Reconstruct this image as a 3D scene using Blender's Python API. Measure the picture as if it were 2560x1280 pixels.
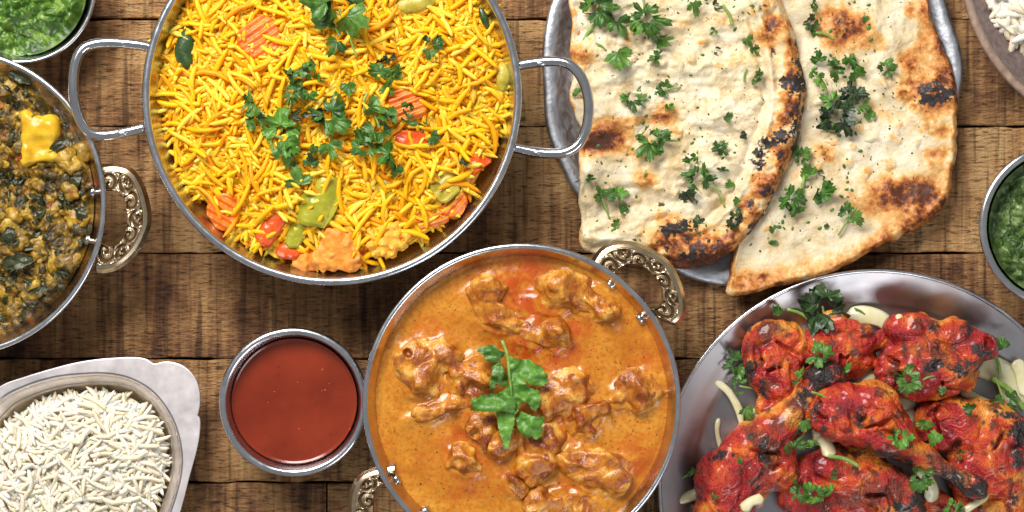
import bpy, bmesh, math, random
import numpy as np
from mathutils import Vector

sc = bpy.context.scene
for o in list(bpy.data.objects):
    bpy.data.objects.remove(o)
random.seed(7)
RNG = np.random.default_rng(7)

# ------------------------------------------------------------------ camera, light, exposure
U = 0.00025            # one working unit in metres (a quarter of a millimetre)
HC = 5200.0            # camera height over the table, working units
cam_d = bpy.data.cameras.new("camera")
cam = bpy.data.objects.new("camera", cam_d)
sc.collection.objects.link(cam)
cam.location = (0, 0, HC * U)
cam.rotation_euler = (0, 0, 0)
cam_d.sensor_width = 36.0
cam_d.lens = 36.0 * HC / 2560.0
cam_d.clip_start = 0.05
cam_d.clip_end = 20.0
sc.camera = cam

world = bpy.data.worlds.new("World")
sc.world = world
world.use_nodes = True
wn = world.node_tree
bg = wn.nodes["Background"]
bg.inputs[0].default_value = (0.97, 0.98, 1.0, 1)
bg.inputs[1].default_value = 0.28

def area(name, loc, aim, sx, sy, power, col):
    d = bpy.data.lights.new(name, 'AREA')
    d.shape = 'RECTANGLE'; d.size = sx; d.size_y = sy
    d.energy = power; d.color = col
    o = bpy.data.objects.new(name, d)
    sc.collection.objects.link(o)
    o.location = loc
    o.rotation_euler = (Vector(aim) - Vector(loc)).to_track_quat('-Z', 'Y').to_euler()
    return o
area("window_light", (-0.42, 0.82, 1.0), (0, 0, 0), 0.74, 0.56, 30.0, (1.0, 0.975, 0.94))
area("fill_light", (0.55, -0.85, 0.8), (0, 0, 0), 0.7, 0.25, 4.5, (0.95, 0.97, 1.0))
sc.view_settings.view_transform = 'Standard'
sc.view_settings.look = 'None'
sc.view_settings.exposure = 0.0
sc.view_settings.gamma = 1.0
sc.cycles.use_denoising = True
sc.cycles.max_bounces = 8

# ------------------------------------------------------------------ numpy noise
def _hash(ix, iy, iz, seed):
    h = (ix.astype(np.int64) * 374761393 + iy.astype(np.int64) * 668265263 + iz.astype(np.int64) * 2147483647 + seed * 974711) & 0xffffffff
    h = ((h ^ (h >> 13)) * 1274126177) & 0xffffffff
    h = ((h ^ (h >> 16)) * 2246822519) & 0xffffffff
    h ^= h >> 15
    return h / 4294967295.0

def vnoise(x, y, z=0.0, seed=0):
    x = np.asarray(x, float); y = np.asarray(y, float)
    z = np.zeros_like(x) + z
    i, j, k = np.floor(x), np.floor(y), np.floor(z)
    u, v, w = x - i, y - j, z - k
    u, v, w = u*u*u*(u*(u*6-15)+10), v*v*v*(v*(v*6-15)+10), w*w*w*(w*(w*6-15)+10)
    i, j, k = i.astype(np.int64), j.astype(np.int64), k.astype(np.int64)
    r = 0
    for a in (0, 1):
        for b in (0, 1):
            for c in (0, 1):
                r = r + _hash(i+a, j+b, k+c, seed) * (u if a else 1-u) * (v if b else 1-v) * (w if c else 1-w)
    return r * 2 - 1

def fbm(x, y, z=0.0, oct=3, seed=0, gain=0.5):
    s, a, f = 0, 1.0, 1.0
    for o in range(oct):
        s = s + a * vnoise(x*f, y*f, np.asarray(z)*f + 11.3*o, seed + o)
        a *= gain; f *= 2.03
    return s

def worley(x, y, seed=0):
    """F1 distance, F2-F1 and cell id in [0,1]"""
    i, j = np.floor(x).astype(np.int64), np.floor(y).astype(np.int64)
    f1 = np.full(x.shape, 9.0); f2 = np.full(x.shape, 9.0); cid = np.zeros(x.shape)
    zz = np.zeros_like(i)
    for a in (-1, 0, 1):
        for b in (-1, 0, 1):
            px = i + a + _hash(i+a, j+b, zz, seed)
            py = j + b + _hash(i+a, j+b, zz, seed + 1)
            d = np.hypot(px - x, py - y)
            c = _hash(i+a, j+b, zz, seed + 2)
            n = d < f1
            f2 = np.where(n, f1, np.minimum(f2, d))
            cid = np.where(n, c, cid)
            f1 = np.where(n, d, f1)
    return f1, f2 - f1, cid

def sstep(a, b, x):
    t = np.clip((x - a) / (b - a), 0, 1)
    return t * t * (3 - 2 * t)

# ------------------------------------------------------------------ placing
def K(z): return (HC - z) / HC
def W(px, py, z=0.0):
    k = K(z)
    return np.array([(px - 1280.0) * k, (640.0 - py) * k, z])
def WA(pts, z):
    p = np.asarray(pts, float)
    k = K(z)
    return np.stack([(p[:, 0] - 1280) * k, (640 - p[:, 1]) * k], 1)
def PX(x, y, z):
    k = (HC - z) / HC
    return x / k + 1280.0, 640.0 - y / k

# ------------------------------------------------------------------ objects
COL = sc.collection
def props(o, label=None, cat=None, group=None, kind=None):
    if label: o["label"] = label
    if cat: o["category"] = cat
    if group: o["group"] = group
    if kind: o["kind"] = kind
    return o

def empty(name, loc, label, cat, group=None):
    o = bpy.data.objects.new(name, None)
    COL.objects.link(o)
    o.location = tuple(np.asarray(loc, float) * U)
    o.empty_display_size = 0.01
    return props(o, label, cat, group)

def mesh(name, V, F, mat, attrs=None, smooth=True):
    me = bpy.data.meshes.new(name)
    V = np.asarray(V, float)
    me.vertices.add(len(V)); me.vertices.foreach_set("co", (V * U).astype(np.float32).ravel())
    if isinstance(F, np.ndarray):
        tot = np.full(len(F), F.shape[1], np.int32); loops = F.ravel().astype(np.int32)
    else:
        tot = np.array([len(f) for f in F], np.int32)
        loops = np.fromiter((i for f in F for i in f), np.int32)
    me.loops.add(len(loops)); me.loops.foreach_set("vertex_index", loops)
    me.polygons.add(len(tot))
    st = np.concatenate([[0], np.cumsum(tot)[:-1]]).astype(np.int32)
    me.polygons.foreach_set("loop_start", st)
    me.polygons.foreach_set("use_smooth", np.full(len(tot), smooth, bool))
    for k, v in (attrs or {}).items():
        a = me.attributes.new(k, 'FLOAT', 'POINT')
        a.data.foreach_set("value", np.asarray(v, np.float32))
    me.update(calc_edges=True); me.validate()
    if mat: me.materials.append(mat)
    return me

def put(name, V, F, mat, parent=None, loc=None, attrs=None, smooth=True, **kw):
    """link one mesh object; V in scene working units, origin at LOC (or at the parent's)"""
    V = np.asarray(V, float)
    if parent is not None:
        org = np.array(parent.matrix_basis.translation) / U if loc is None else np.asarray(loc, float)
        q = parent
        base = np.zeros(3)
        while q is not None:
            base = base + np.array(q.location) / U; q = q.parent
        if loc is None: org = base
    else:
        base = np.zeros(3)
        org = np.asarray(loc, float) if loc is not None else np.array([V[:, 0].mean(), V[:, 1].mean(), V[:, 2].min()])
    me = mesh(name, V - org, F, mat, attrs, smooth)
    o = bpy.data.objects.new(name, me)
    COL.objects.link(o)
    if parent is not None: o.parent = parent
    o.location = tuple((org - base) * U)
    return props(o, **kw)

class MB:
    def __init__(s): s.V = []; s.F = []; s.n = 0; s.A = {}
    def add(s, V, F, **attrs):
        V = np.asarray(V, float)
        s.V.append(V)
        if isinstance(F, np.ndarray): F = F.tolist()
        n = s.n
        s.F.extend([[i + n for i in f] for f in F]); s.n += len(V)
        for k, v in attrs.items():
            s.A.setdefault(k, []).append(np.zeros(len(V)) + v)
    def put(s, name, mat, parent=None, **kw):
        at = {k: np.concatenate(v) for k, v in s.A.items()}
        return put(name, np.concatenate(s.V), s.F, mat, parent, attrs=at, **kw)

def grid_faces(nr, ns, closed=True, off=0):
    i = np.arange(nr - 1)[:, None]; j = np.arange(ns if closed else ns - 1)[None, :]
    a = i * ns + j; b = i * ns + (j + 1) % ns
    return np.stack([a, a + ns, b + ns, b], -1).reshape(-1, 4) + off

def lathe(prof, cx, cy, seg=160):
    """prof: (r, z) list; axis at world (cx, cy)"""
    p = np.asarray(prof, float)
    th = np.linspace(0, 2*math.pi, seg, endpoint=False)
    V = np.stack([cx + p[:, 0:1]*np.cos(th), cy + p[:, 0:1]*np.sin(th), np.repeat(p[:, 1:2], seg, 1)], -1).reshape(-1, 3)
    return V, grid_faces(len(p), seg)

def catmull(P, n, closed=False):
    P = np.asarray(P, float); m = len(P)
    if closed: Q = np.concatenate([P[-1:], P, P[:2]])
    else: Q = np.concatenate([2*P[:1]-P[1:2], P, 2*P[-1:]-P[-2:-1]])
    segs = m if closed else m - 1
    t = np.linspace(0, segs, n, endpoint=not closed)
    i = np.minimum(t.astype(int), segs - 1); u = (t - i)[:, None]
    p0, p1, p2, p3 = Q[i], Q[i+1], Q[i+2], Q[i+3]
    return 0.5*((2*p1) + (p2-p0)*u + (2*p0-5*p1+4*p2-p3)*u*u + (3*p1-p0-3*p2+p3)*u**3)

def tube(path, rad, n=40, seg=12, cap=True, flat=1.0, closed=False):
    """round tube along control points; rad scalar or list per control point; flat squashes the z half-axis"""
    P = catmull(path, n, closed)
    R = np.interp(np.linspace(0, 1, n), np.linspace(0, 1, np.size(rad)), np.ravel(rad)) if np.size(rad) > 1 else np.full(n, float(rad))
    T = np.gradient(P, axis=0); T /= np.linalg.norm(T, axis=1, keepdims=True) + 1e-9
    up = np.array([0, 0, 1.0]); 
    S = np.cross(T, up); bad = np.linalg.norm(S, axis=1) < 1e-4; S[bad] = (1, 0, 0)
    S /= np.linalg.norm(S, axis=1, keepdims=True)
    N = np.cross(S, T)
    a = np.linspace(0, 2*math.pi, seg, endpoint=False)
    V = P[:, None] + R[:, None, None]*(np.cos(a)[None, :, None]*S[:, None] + flat*np.sin(a)[None, :, None]*N[:, None])
    V = V.reshape(-1, 3); F = grid_faces(n, seg).tolist()
    if cap:
        V = np.concatenate([V, P[:1] - T[:1]*R[0]*.4, P[-1:] + T[-1:]*R[-1]*.4])
        c0, c1 = len(V)-2, len(V)-1
        for j in range(seg):
            F.append([c0, (j), (j+1) % seg]); b = (n-1)*seg
            F.append([c1, b+(j+1) % seg, b+j])
    return V, F

# ------------------------------------------------------------------ signed distance blobs
def surfnets(f, org, h):
    s = f < 0
    nx, ny, nz = f.shape
    c = [(a, b, d) for a in (0, 1) for b in (0, 1) for d in (0, 1)]
    def sl(A, o): return A[o[0]:nx-1+o[0], o[1]:ny-1+o[1], o[2]:nz-1+o[2]]
    cnt = sum(sl(s, o).astype(int) for o in c)
    act = (cnt > 0) & (cnt < 8)
    pos = np.zeros(act.shape + (3,)); num = np.zeros(act.shape)
    for a in c:
        for ax in range(3):
            if a[ax] == 0:
                b = list(a); b[ax] = 1
                fa, fb = sl(f, a), sl(f, b)
                cr = (fa < 0) != (fb < 0)
                t = np.where(cr, fa / np.where(cr, fa - fb, 1), 0)
                p = np.zeros(act.shape + (3,)); p[...] = a; p[..., ax] += t
                pos += p * cr[..., None]; num += cr
    idx = np.full(act.shape, -1); idx[act] = np.arange(act.sum())
    I = np.argwhere(act)
    V = (I + pos[act] / num[act][:, None]) * h + org
    F = []
    for ax in range(3):
        u, v = (ax+1) % 3, (ax+2) % 3
        lo = [slice(None)]*3; hi = [slice(None)]*3
        lo[ax] = slice(0, -1); hi[ax] = slice(1, None)
        for q in (lo, hi):
            q[u] = slice(1, -1); q[v] = slice(1, -1)
        sa, sb = s[tuple(lo)], s[tuple(hi)]
        E = np.argwhere(sa != sb)
        if len(E) == 0: continue
        sgn = sa[tuple(E.T)]
        E[:, u] += 1; E[:, v] += 1
        def cell(du, dv):
            e = E.copy(); e[:, u] -= du; e[:, v] -= dv
            return idx[tuple(e.T)]
        q = np.stack([cell(1, 1), cell(0, 1), cell(0, 0), cell(1, 0)], 1)
        q[~sgn] = q[~sgn][:, ::-1]
        F.append(q)
    F = np.concatenate(F); F = F[(F >= 0).all(1)]
    return V, F

def smin(a, b, k):
    h = np.clip(0.5 + 0.5*(b - a)/k, 0, 1)
    return b*(1-h) + a*h - k*h*(1-h)

def ell(c, r, yaw=0.0, pitch=0.0):
    """ellipsoid: centre, radii, yaw in degrees (turn in the table plane)"""
    return ('e', np.asarray(c, float), np.asarray(r, float), math.radians(yaw), math.radians(pitch))
def facet(c, r, yaw, seed, n=6, lo=.45, hi=.8):
    """ellipsoid trimmed by random flat cuts, like a torn or sliced chunk"""
    rg = np.random.default_rng(seed); P = []
    for i in range(n):
        a = rg.uniform(0, 2*math.pi); t = rg.uniform(.15, 1.0)
        P.append((np.array([math.cos(a)*math.sqrt(1-t*t), math.sin(a)*math.sqrt(1-t*t), t]), rg.uniform(lo, hi)))
    return ('e', np.asarray(c, float), np.asarray(r, float), math.radians(yaw), 0.0, P)
def cone(a, b, ra, rb): return ('c', np.asarray(a, float), np.asarray(b, float), ra, rb)

def prim_d(p, X, Y, Z):
    if p[0] == 'e':
        _, c, r, yw, pt = p[:5]
        x, y, z = X-c[0], Y-c[1], Z-c[2]
        x, y = x*math.cos(yw)+y*math.sin(yw), -x*math.sin(yw)+y*math.cos(yw)
        x, z = x*math.cos(pt)+z*math.sin(pt), -x*math.sin(pt)+z*math.cos(pt)
        k0 = np.sqrt((x/r[0])**2+(y/r[1])**2+(z/r[2])**2); k1 = np.sqrt((x/r[0]**2)**2+(y/r[1]**2)**2+(z/r[2]**2)**2)
        f = k0*(k0-1)/(k1+1e-9)
        if len(p) > 5:
            for nn, d in p[5]:
                q = nn/np.linalg.norm(nn*1.0)
                g = (x*q[0]/r[0]+y*q[1]/r[1]+z*q[2]/r[2]-d)*min(r)
                f = -smin(-f, -g, 4.0)
        return f
    _, a, b, ra, rb = p
    d = b-a; L = d@d
    t = np.clip(((X-a[0])*d[0]+(Y-a[1])*d[1]+(Z-a[2])*d[2])/L, 0, 1)
    return np.sqrt((X-a[0]-t*d[0])**2+(Y-a[1]-t*d[1])**2+(Z-a[2]-t*d[2])**2) - (ra+(rb-ra)*t)

def blob(prims, h=5.0, k=18.0, noise=((40, 6), (14, 2.5)), cut=(), seed=0, ck=8.0, ridge=None, pad=22, zmin=None):
    lo = np.min([(p[1]-p[2].max() if p[0] == 'e' else np.minimum(p[1], p[2])-max(p[3], p[4])) for p in prims], 0) - pad
    hi = np.max([(p[1]+p[2].max() if p[0] == 'e' else np.maximum(p[1], p[2])+max(p[3], p[4])) for p in prims], 0) + pad
    if zmin is not None: lo[2] = max(lo[2], zmin)
    n = np.ceil((hi-lo)/h).astype(int)+1
    X, Y, Z = np.meshgrid(*[lo[i]+h*np.arange(n[i]) for i in range(3)], indexing='ij')
    f = None
    for p in prims:
        d = prim_d(p, X, Y, Z)
        f = d if f is None else smin(f, d, k)
    near = np.abs(f) < 40
    xs, ys, zs = X[near], Y[near], Z[near]
    g = f[near]
    for i, (lam, amp) in enumerate(noise):
        g = g + amp*vnoise(xs/lam, ys/lam, zs/lam, seed*7+i)
    if ridge:
        lam, amp, st, ang = ridge
        ca, sa = math.cos(ang), math.sin(ang)
        a = (xs*ca+ys*sa)/(lam*st); b = (-xs*sa+ys*ca)/lam
        g = g + amp*(1-2*np.abs(vnoise(a, b, zs/lam, seed+77)))
    f[near] = g
    for c in cut:
        f = -smin(-f, prim_d(c, X, Y, Z), ck)
    f[0], f[-1], f[:, 0], f[:, -1], f[:, :, -1] = 5, 5, 5, 5, 5
    f[:, :, 0] = np.maximum(f[:, :, 0], 1)
    return surfnets(f, lo, h)

# ------------------------------------------------------------------ materials
class M:
    def __init__(s, name):
        s.m = bpy.data.materials.new(name); s.m.use_nodes = True
        s.t = s.m.node_tree; s.b = s.t.nodes["Principled BSDF"]
        s._c = None
    def n(s, typ, **kw):
        x = s.t.nodes.new(typ)
        for k, v in kw.items(): setattr(x, k, v)
        return x
    def l(s, a, b): s.t.links.new(a, b); return s
    def co(s, stretch=(1, 1, 1), world=False, seed=None):
        if world: o = s.n('ShaderNodeNewGeometry').outputs['Position']
        else: o = s.n('ShaderNodeTexCoord').outputs['Object']
        mp = s.n('ShaderNodeMapping'); mp.inputs['Scale'].default_value = stretch
        s.l(o, mp.inputs['Vector'])
        if seed is not None: mp.inputs['Location'].default_value = seed
        return mp.outputs[0]
    def noise(s, lam, detail=3, rough=0.55, co=None, dist=0.0):
        x = s.n('ShaderNodeTexNoise')
        x.inputs['Scale'].default_value = 1.0/(lam*U); x.inputs['Detail'].default_value = detail
        x.inputs['Roughness'].default_value = rough; x.inputs['Distortion'].default_value = dist
        s.l(co if co is not None else s.co(), x.inputs['Vector'])
        return x.outputs['Fac']
    def vor(s, lam, co=None, feature='F1', out='Distance', rnd=1.0):
        x = s.n('ShaderNodeTexVoronoi', feature=feature)
        x.inputs['Scale'].default_value = 1.0/(lam*U); x.inputs['Randomness'].default_value = rnd
        s.l(co if co is not None else s.co(), x.inputs['Vector'])
        return x.outputs[out]
    def attr(s, name):
        x = s.n('ShaderNodeAttribute', attribute_name=name)
        return x.outputs['Fac']
    def ramp(s, f, stops, interp='LINEAR'):
        x = s.n('ShaderNodeValToRGB'); e = x.color_ramp.elements
        x.color_ramp.interpolation = interp
        while len(e) < len(stops): e.new(0.5)
        for q, (p, c) in zip(e, stops):
            q.position = p; q.color = (c, c, c, 1) if np.isscalar(c) else (*c, 1)
        s.l(f, x.inputs[0]); return x.outputs[0]
    def mix(s, f, a, b, mode='MIX'):
        x = s.n('ShaderNodeMix', data_type='RGBA', blend_type=mode)
        for v, i in ((f, 0), (a, 6), (b, 7)):
            if isinstance(v, (int, float)): x.inputs[i].default_value = v if i == 0 else (v, v, v, 1)
            elif isinstance(v, tuple): x.inputs[i].default_value = (*v, 1)
            else: s.l(v, x.inputs[i])
        return x.outputs[2]
    def math(s, op, a, b=0.0, clamp=False):
        x = s.n('ShaderNodeMath', operation=op, use_clamp=clamp)
        for v, i in ((a, 0), (b, 1)):
            if isinstance(v, (int, float)): x.inputs[i].default_value = v
            else: s.l(v, x.inputs[i])
        return x.outputs[0]
    def bump(s, hgt, dist, strength=1.0, prev=None):
        x = s.n('ShaderNodeBump'); x.inputs['Distance'].default_value = dist*U; x.inputs['Strength'].default_value = strength
        s.l(hgt, x.inputs['Height'])
        if prev is not None: s.l(prev, x.inputs['Normal'])
        s.l(x.outputs[0], s.b.inputs['Normal']); return x.outputs[0]
    def set(s, **kw):
        for k, v in kw.items():
            i = s.b.inputs[k.replace('_', ' ')]
            if isinstance(v, (int, float)): i.default_value = v
            elif isinstance(v, tuple): i.default_value = (*v, 1) if i.type == 'RGBA' else v
            else: s.l(v, i)
        return s

def steel(name, base, rough, scratch=0.12, lam=60, bumpd=0.0, tint=None):
    m = M(name)
    c = m.noise(lam, 4)
    f = m.noise(lam*.35, 5, co=m.co((1, 1, 5)))
    col = m.ramp(c, [(0.3, tuple(np.array(base)*.82)), (0.7, tuple(np.minimum(1, np.array(base)*1.1)))])
    m.set(Base_Color=col, Metallic=1.0, Roughness=m.ramp(f, [(0.3, rough-scratch*.5), (0.7, rough+scratch)]))
    if bumpd: m.bump(m.noise(lam*.5, 4), bumpd)
    return m.m

MAT = {}
MAT['steel'] = steel('brushed steel', (0.60, 0.60, 0.62), 0.24)
MAT['steel_rim'] = steel('polished steel rim', (0.64, 0.65, 0.68), 0.2, .08)
MAT['reflect_tint_steel'] = steel('steel tinted with food reflection', (0.66, 0.52, 0.40), 0.24)  # plain steel, with the food's warm reflection put into the base colour
MAT['wire'] = steel('polished wire steel', (0.66, 0.66, 0.69), 0.13, .06)
MAT['plate_steel'] = steel('scratched plate steel', (0.40, 0.385, 0.395), 0.37, .05, 200)
MAT['dish_steel'] = steel('satin pressed steel', (0.80, 0.74, 0.74), 0.5, .06)
MAT['shoulder'] = steel('polished steel with darkened reflection', (0.66, 0.62, 0.65), 0.2, .06)  # same metal as the flange, polished; base darkened to stand for a dark reflection
MAT['dish_inner'] = steel('satin inner steel', (0.62, 0.55, 0.46), 0.36, .1)
MAT['alu'] = steel('hammered aluminium', (0.56, 0.58, 0.62), 0.42, .15, 60, 2.2)

def wood():
    m = M('rough sawn brown wood')
    info = m.n('ShaderNodeObjectInfo')
    add = m.n('ShaderNodeVectorMath', operation='MULTIPLY_ADD')
    m.l(info.outputs['Random'], add.inputs[0]); add.inputs[1].default_value = (3.1, 1.7, 0.9)
    m.l(m.n('ShaderNodeNewGeometry').outputs['Position'], add.inputs[2])
    base = add.outputs[0]
    def st(sx, sy):
        mp = m.n('ShaderNodeMapping'); mp.inputs['Scale'].default_value = (sx, sy, 1); m.l(base, mp.inputs[0]); return mp.outputs[0]
    bands = m.noise(150, 3, .5, st(1, .22))           # broad sawn bands across the grain
    streak = m.noise(16, 2, .5, st(1, .06))           # narrow saw marks across the board
    grain = m.noise(19, 5, .65, st(.55, 2.3))         # short fibres along the board
    cloud = m.noise(130, 4, .6, st(.6, 1))
    v = m.math('ADD', m.math('MULTIPLY', bands, .50), m.math('MULTIPLY', cloud, .55))
    v = m.math('ADD', v, m.math('MULTIPLY', streak, .34))
    v = m.math('ADD', v, m.math('MULTIPLY', grain, .30))
    v = m.math('ADD', v, m.math('MULTIPLY', m.math('SUBTRACT', info.outputs['Random'], .5), .08))
    col = m.ramp(v, [(.60, (.032, .013, .007)), (.70, (.115, .048, .020)), (.80, (.240, .115, .045)), (.92, (.42, .225, .088)), (1.0, (.50, .30, .13))])
    pits = m.ramp(m.noise(15, 3, .6, st(.5, 2.6)), [(.36, .35), (.45, 1.0)])
    col = m.mix(1.0, col, pits, 'MULTIPLY')
    dk = m.ramp(m.noise(14, 2, .5, st(1, .045)), [(.33, .40), (.44, 1.0)])
    col = m.mix(.8, col, dk, 'MULTIPLY')
    m.set(Base_Color=col, Roughness=.62, Specular_IOR_Level=.3)
    h = m.math('ADD', m.math('MULTIPLY', grain, 1.0), m.math('MULTIPLY', streak, .5))
    h = m.math('ADD', h, m.math('MULTIPLY', m.noise(9, 3, .6, st(.6, 1.4)), .45))
    m.bump(h, 11.0, 1.0)
    return m.m
MAT['wood'] = wood()
g = M('dark gap'); g.set(Base_Color=(.012, .007, .004), Roughness=.9); MAT['gap'] = g.m

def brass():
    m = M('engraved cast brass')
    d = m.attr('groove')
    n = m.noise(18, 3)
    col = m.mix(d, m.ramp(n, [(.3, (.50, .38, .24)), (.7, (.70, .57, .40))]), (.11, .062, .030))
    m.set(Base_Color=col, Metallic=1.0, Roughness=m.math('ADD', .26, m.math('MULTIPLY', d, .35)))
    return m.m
MAT['brass'] = brass()

def grainmat(name, lo, mid, hi, sss):
    m = M(name)
    t = m.attr('tone')
    t2 = m.math('ADD', t, m.math('MULTIPLY', m.math('SUBTRACT', m.noise(22, 2), .5), .35))
    m.set(Base_Color=m.ramp(t2, [(0, lo), (.5, mid), (1, hi)]), Roughness=.46, Specular_IOR_Level=.3,
          Subsurface_Weight=sss, Subsurface_Radius=(.004, .0028, .0010), Subsurface_Scale=.6)
    return m.m
MAT['yellow_grain'] = grainmat('saffron rice', (.86, .32, .003), (.94, .48, .004), (.98, .70, .09), .5)
MAT['white_grain'] = grainmat('white rice', (.68, .56, .38), (.82, .73, .57), (.88, .83, .73), .5)

def simple(name, stops, lam, rough=.35, det=4, spec=.5, bump=None, sss=0.0, dist=0.0, metal=0.0, stretch=(1, 1, 1)):
    m = M(name)
    m.set(Base_Color=m.ramp(m.noise(lam, det, dist=dist, co=m.co(stretch)), stops), Roughness=rough, Specular_IOR_Level=spec, Metallic=metal)
    if sss: m.set(Subsurface_Weight=sss, Subsurface_Radius=(.004, .002, .001), Subsurface_Scale=.6)
    if bump: m.bump(m.noise(bump[0], 4), bump[1])
    return m.m
MAT['rice_bed'] = simple('rice bed', [(.35, (.66, .20, .002)), (.65, (.85, .40, .004))], 30, .6)
MAT['white_bed'] = simple('white rice bed', [(.35, (.70, .59, .42)), (.65, (.82, .73, .58))], 30, .6)
MAT['carrot'] = simple('cooked carrot', [(.3, (.72, .12, .008)), (.7, (.86, .24, .02))], 40, .3, bump=(12, 2), sss=.1)
MAT['tomato'] = simple('cooked tomato', [(.3, (.60, .05, .008)), (.7, (.78, .14, .015))], 40, .25, bump=(14, 2))
MAT['pepper'] = simple('green pepper', [(.3, (.22, .24, .012)), (.7, (.42, .38, .03))], 50, .25, bump=(25, 2))
MAT['zucchini'] = simple('zucchini', [(.3, (.30, .25, .015)), (.7, (.58, .46, .06))], 30, .35, bump=(12, 2))
MAT['dark_skin'] = simple('dark zucchini skin', [(.3, (.012, .03, .008)), (.7, (.04, .09, .02))], 25, .3, bump=(14, 2))
MAT['cauliflower'] = simple('cauliflower', [(.3, (.78, .32, .02)), (.7, (.90, .50, .05))], 25, .5, bump=(8, 3))
MAT['potato'] = simple('spiced potato', [(.3, (.70, .20, .02)), (.7, (.85, .34, .04))], 25, .45, bump=(10, 3))

def leafmat(name, lo, mid, hi, rough=.38):
    m = M(name)
    n = m.noise(16, 3)
    v = m.attr('vein')
    inf = m.n('ShaderNodeObjectInfo')
    t = m.math('ADD', m.math('MULTIPLY', n, .7), m.math('MULTIPLY', inf.outputs['Random'], .3))
    c = m.ramp(t, [(.25, lo), (.5, mid), (.8, hi)])
    c = m.mix(m.math('MULTIPLY', v, .45), c, (.22, .33, .08))
    m.set(Base_Color=c, Roughness=rough, Specular_IOR_Level=.45, Transmission_Weight=0.0)
    m.bump(m.math('ADD', m.noise(7, 2), v), 1.6, .8)
    return m.m
MAT['leaf'] = leafmat('fresh coriander', (.012, .042, .005), (.044, .125, .013), (.13, .26, .04))
MAT['leaf_bright'] = leafmat('bright coriander', (.030, .105, .010), (.075, .205, .018), (.17, .37, .05), .42)
MAT['leaf_dark'] = leafmat('wilted coriander', (.005, .011, .005), (.014, .034, .010), (.04, .09, .02))
MAT['stem'] = simple('coriander stem', [(.3, (.10, .22, .03)), (.7, (.30, .42, .10))], 20, .35)
MAT['onion'] = simple('sliced onion', [(.3, (.62, .55, .26)), (.7, (.84, .80, .58))], 60, .22, bump=(30, 1.5), sss=.2, stretch=(1, 1, 1))

def naanmat():
    m = M('blistered naan bread')
    t = m.attr('toast'); c = m.attr('char')
    n1 = m.noise(60, 5, .6); n2 = m.noise(13, 4, .65); n3 = m.noise(34, 4, .6, dist=.6)
    base = m.ramp(n1, [(.32, (.52, .37, .17)), (.46, (.68, .55, .34)), (.64, (.77, .68, .50))])
    fleck = m.ramp(n2, [(.54, 0.0), (.70, 1.0)])
    base = m.mix(m.math('MULTIPLY', fleck, m.ramp(n3, [(.42, 0.0), (.58, .8)])), base, (.56, .32, .11))
    tt = m.math('ADD', t, m.math('MULTIPLY', m.math('SUBTRACT', n2, .5), m.math('MULTIPLY', m.math('ADD', t, .10), 1.7)))
    tt = m.math('ADD', tt, m.math('MULTIPLY', m.math('SUBTRACT', n3, .5), m.math('MULTIPLY', t, 1.3)))
    tc = m.ramp(tt, [(.12, (.80, .60, .33)), (.32, (.72, .40, .13)), (.55, (.54, .20, .042)), (.8, (.26, .065, .015)), (1.0, (.09, .025, .01))])
    col = m.mix(m.ramp(tt, [(.06, 0.0), (.30, 1.0)]), base, tc)
    cc = m.math('ADD', c, m.math('MULTIPLY', m.math('SUBTRACT', n2, .5), m.math('MULTIPLY', c, 4.0)))
    cc = m.math('ADD', cc, m.math('MULTIPLY', m.math('SUBTRACT', n3, .5), m.math('MULTIPLY', c, 2.2)))
    col = m.mix(m.ramp(cc, [(.50, 0.0), (.66, 1.0)]), col, m.ramp(n2, [(.35, (.008, .006, .007)), (.7, (.045, .035, .035))]))
    m.set(Base_Color=col, Roughness=m.ramp(n3, [(.4, .34), (.6, .6)]), Specular_IOR_Level=.4)
    h = m.math('ADD', m.noise(22, 5, .6), m.math('MULTIPLY', m.noise(7, 3), .4))
    m.bump(h, 5.5, .8)
    return m.m
MAT['naan'] = naanmat()

def tandoori():
    m = M('tandoori glazed chicken')
    c = m.attr('char'); b = m.attr('brown')
    n1 = m.noise(115, 4, .55, dist=.6); n2 = m.noise(14, 4, .65); n3 = m.noise(40, 5, .6, co=m.co((1, .35, 1)))
    base = m.ramp(n1, [(.31, (.24, .004, .010)), (.41, (.44, .012, .012)), (.50, (.60, .056, .007)), (.57, (.78, .19, .014)), (.68, (.90, .40, .06))])
    base = m.mix(m.ramp(n3, [(.50, 0.0), (.68, .7)]), base, (.30, .010, .007))
    bt = m.math('ADD', b, m.math('MULTIPLY', m.math('SUBTRACT', n3, .5), m.math('MULTIPLY', b, 2.4)))
    base = m.mix(m.ramp(bt, [(.35, 0.0), (.95, .95)]), base, m.ramp(n3, [(.35, (.050, .008, .004)), (.65, (.20, .030, .010))]))
    sp = m.ramp(n2, [(.60, 0.0), (.68, .85)])
    base = m.mix(sp, base, (.09, .010, .006))
    ct = m.math('ADD', c, m.math('MULTIPLY', m.math('SUBTRACT', n3, .5), m.math('MULTIPLY', c, 2.0)))
    ct = m.math('ADD', ct, m.math('MULTIPLY', m.math('SUBTRACT', n2, .5), m.math('MULTIPLY', c, 3.0)))
    base = m.mix(m.ramp(ct, [(.34, 0.0), (.66, 1.0)]), base, m.ramp(n2, [(.4, (.008, .006, .006)), (.7, (.05, .03, .025))]))
    m.set(Base_Color=base, Roughness=m.ramp(n2, [(.3, .20), (.7, .40)]), Specular_IOR_Level=.5, Coat_Weight=.4, Coat_Roughness=.14)
    h = m.math('ADD', m.noise(18, 5, .62, co=m.co((1, .55, 1))), m.math('MULTIPLY', m.noise(6, 3), .4))
    m.bump(h, 14.0, 1.0)
    return m.m
MAT['tandoori'] = tandoori()

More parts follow.
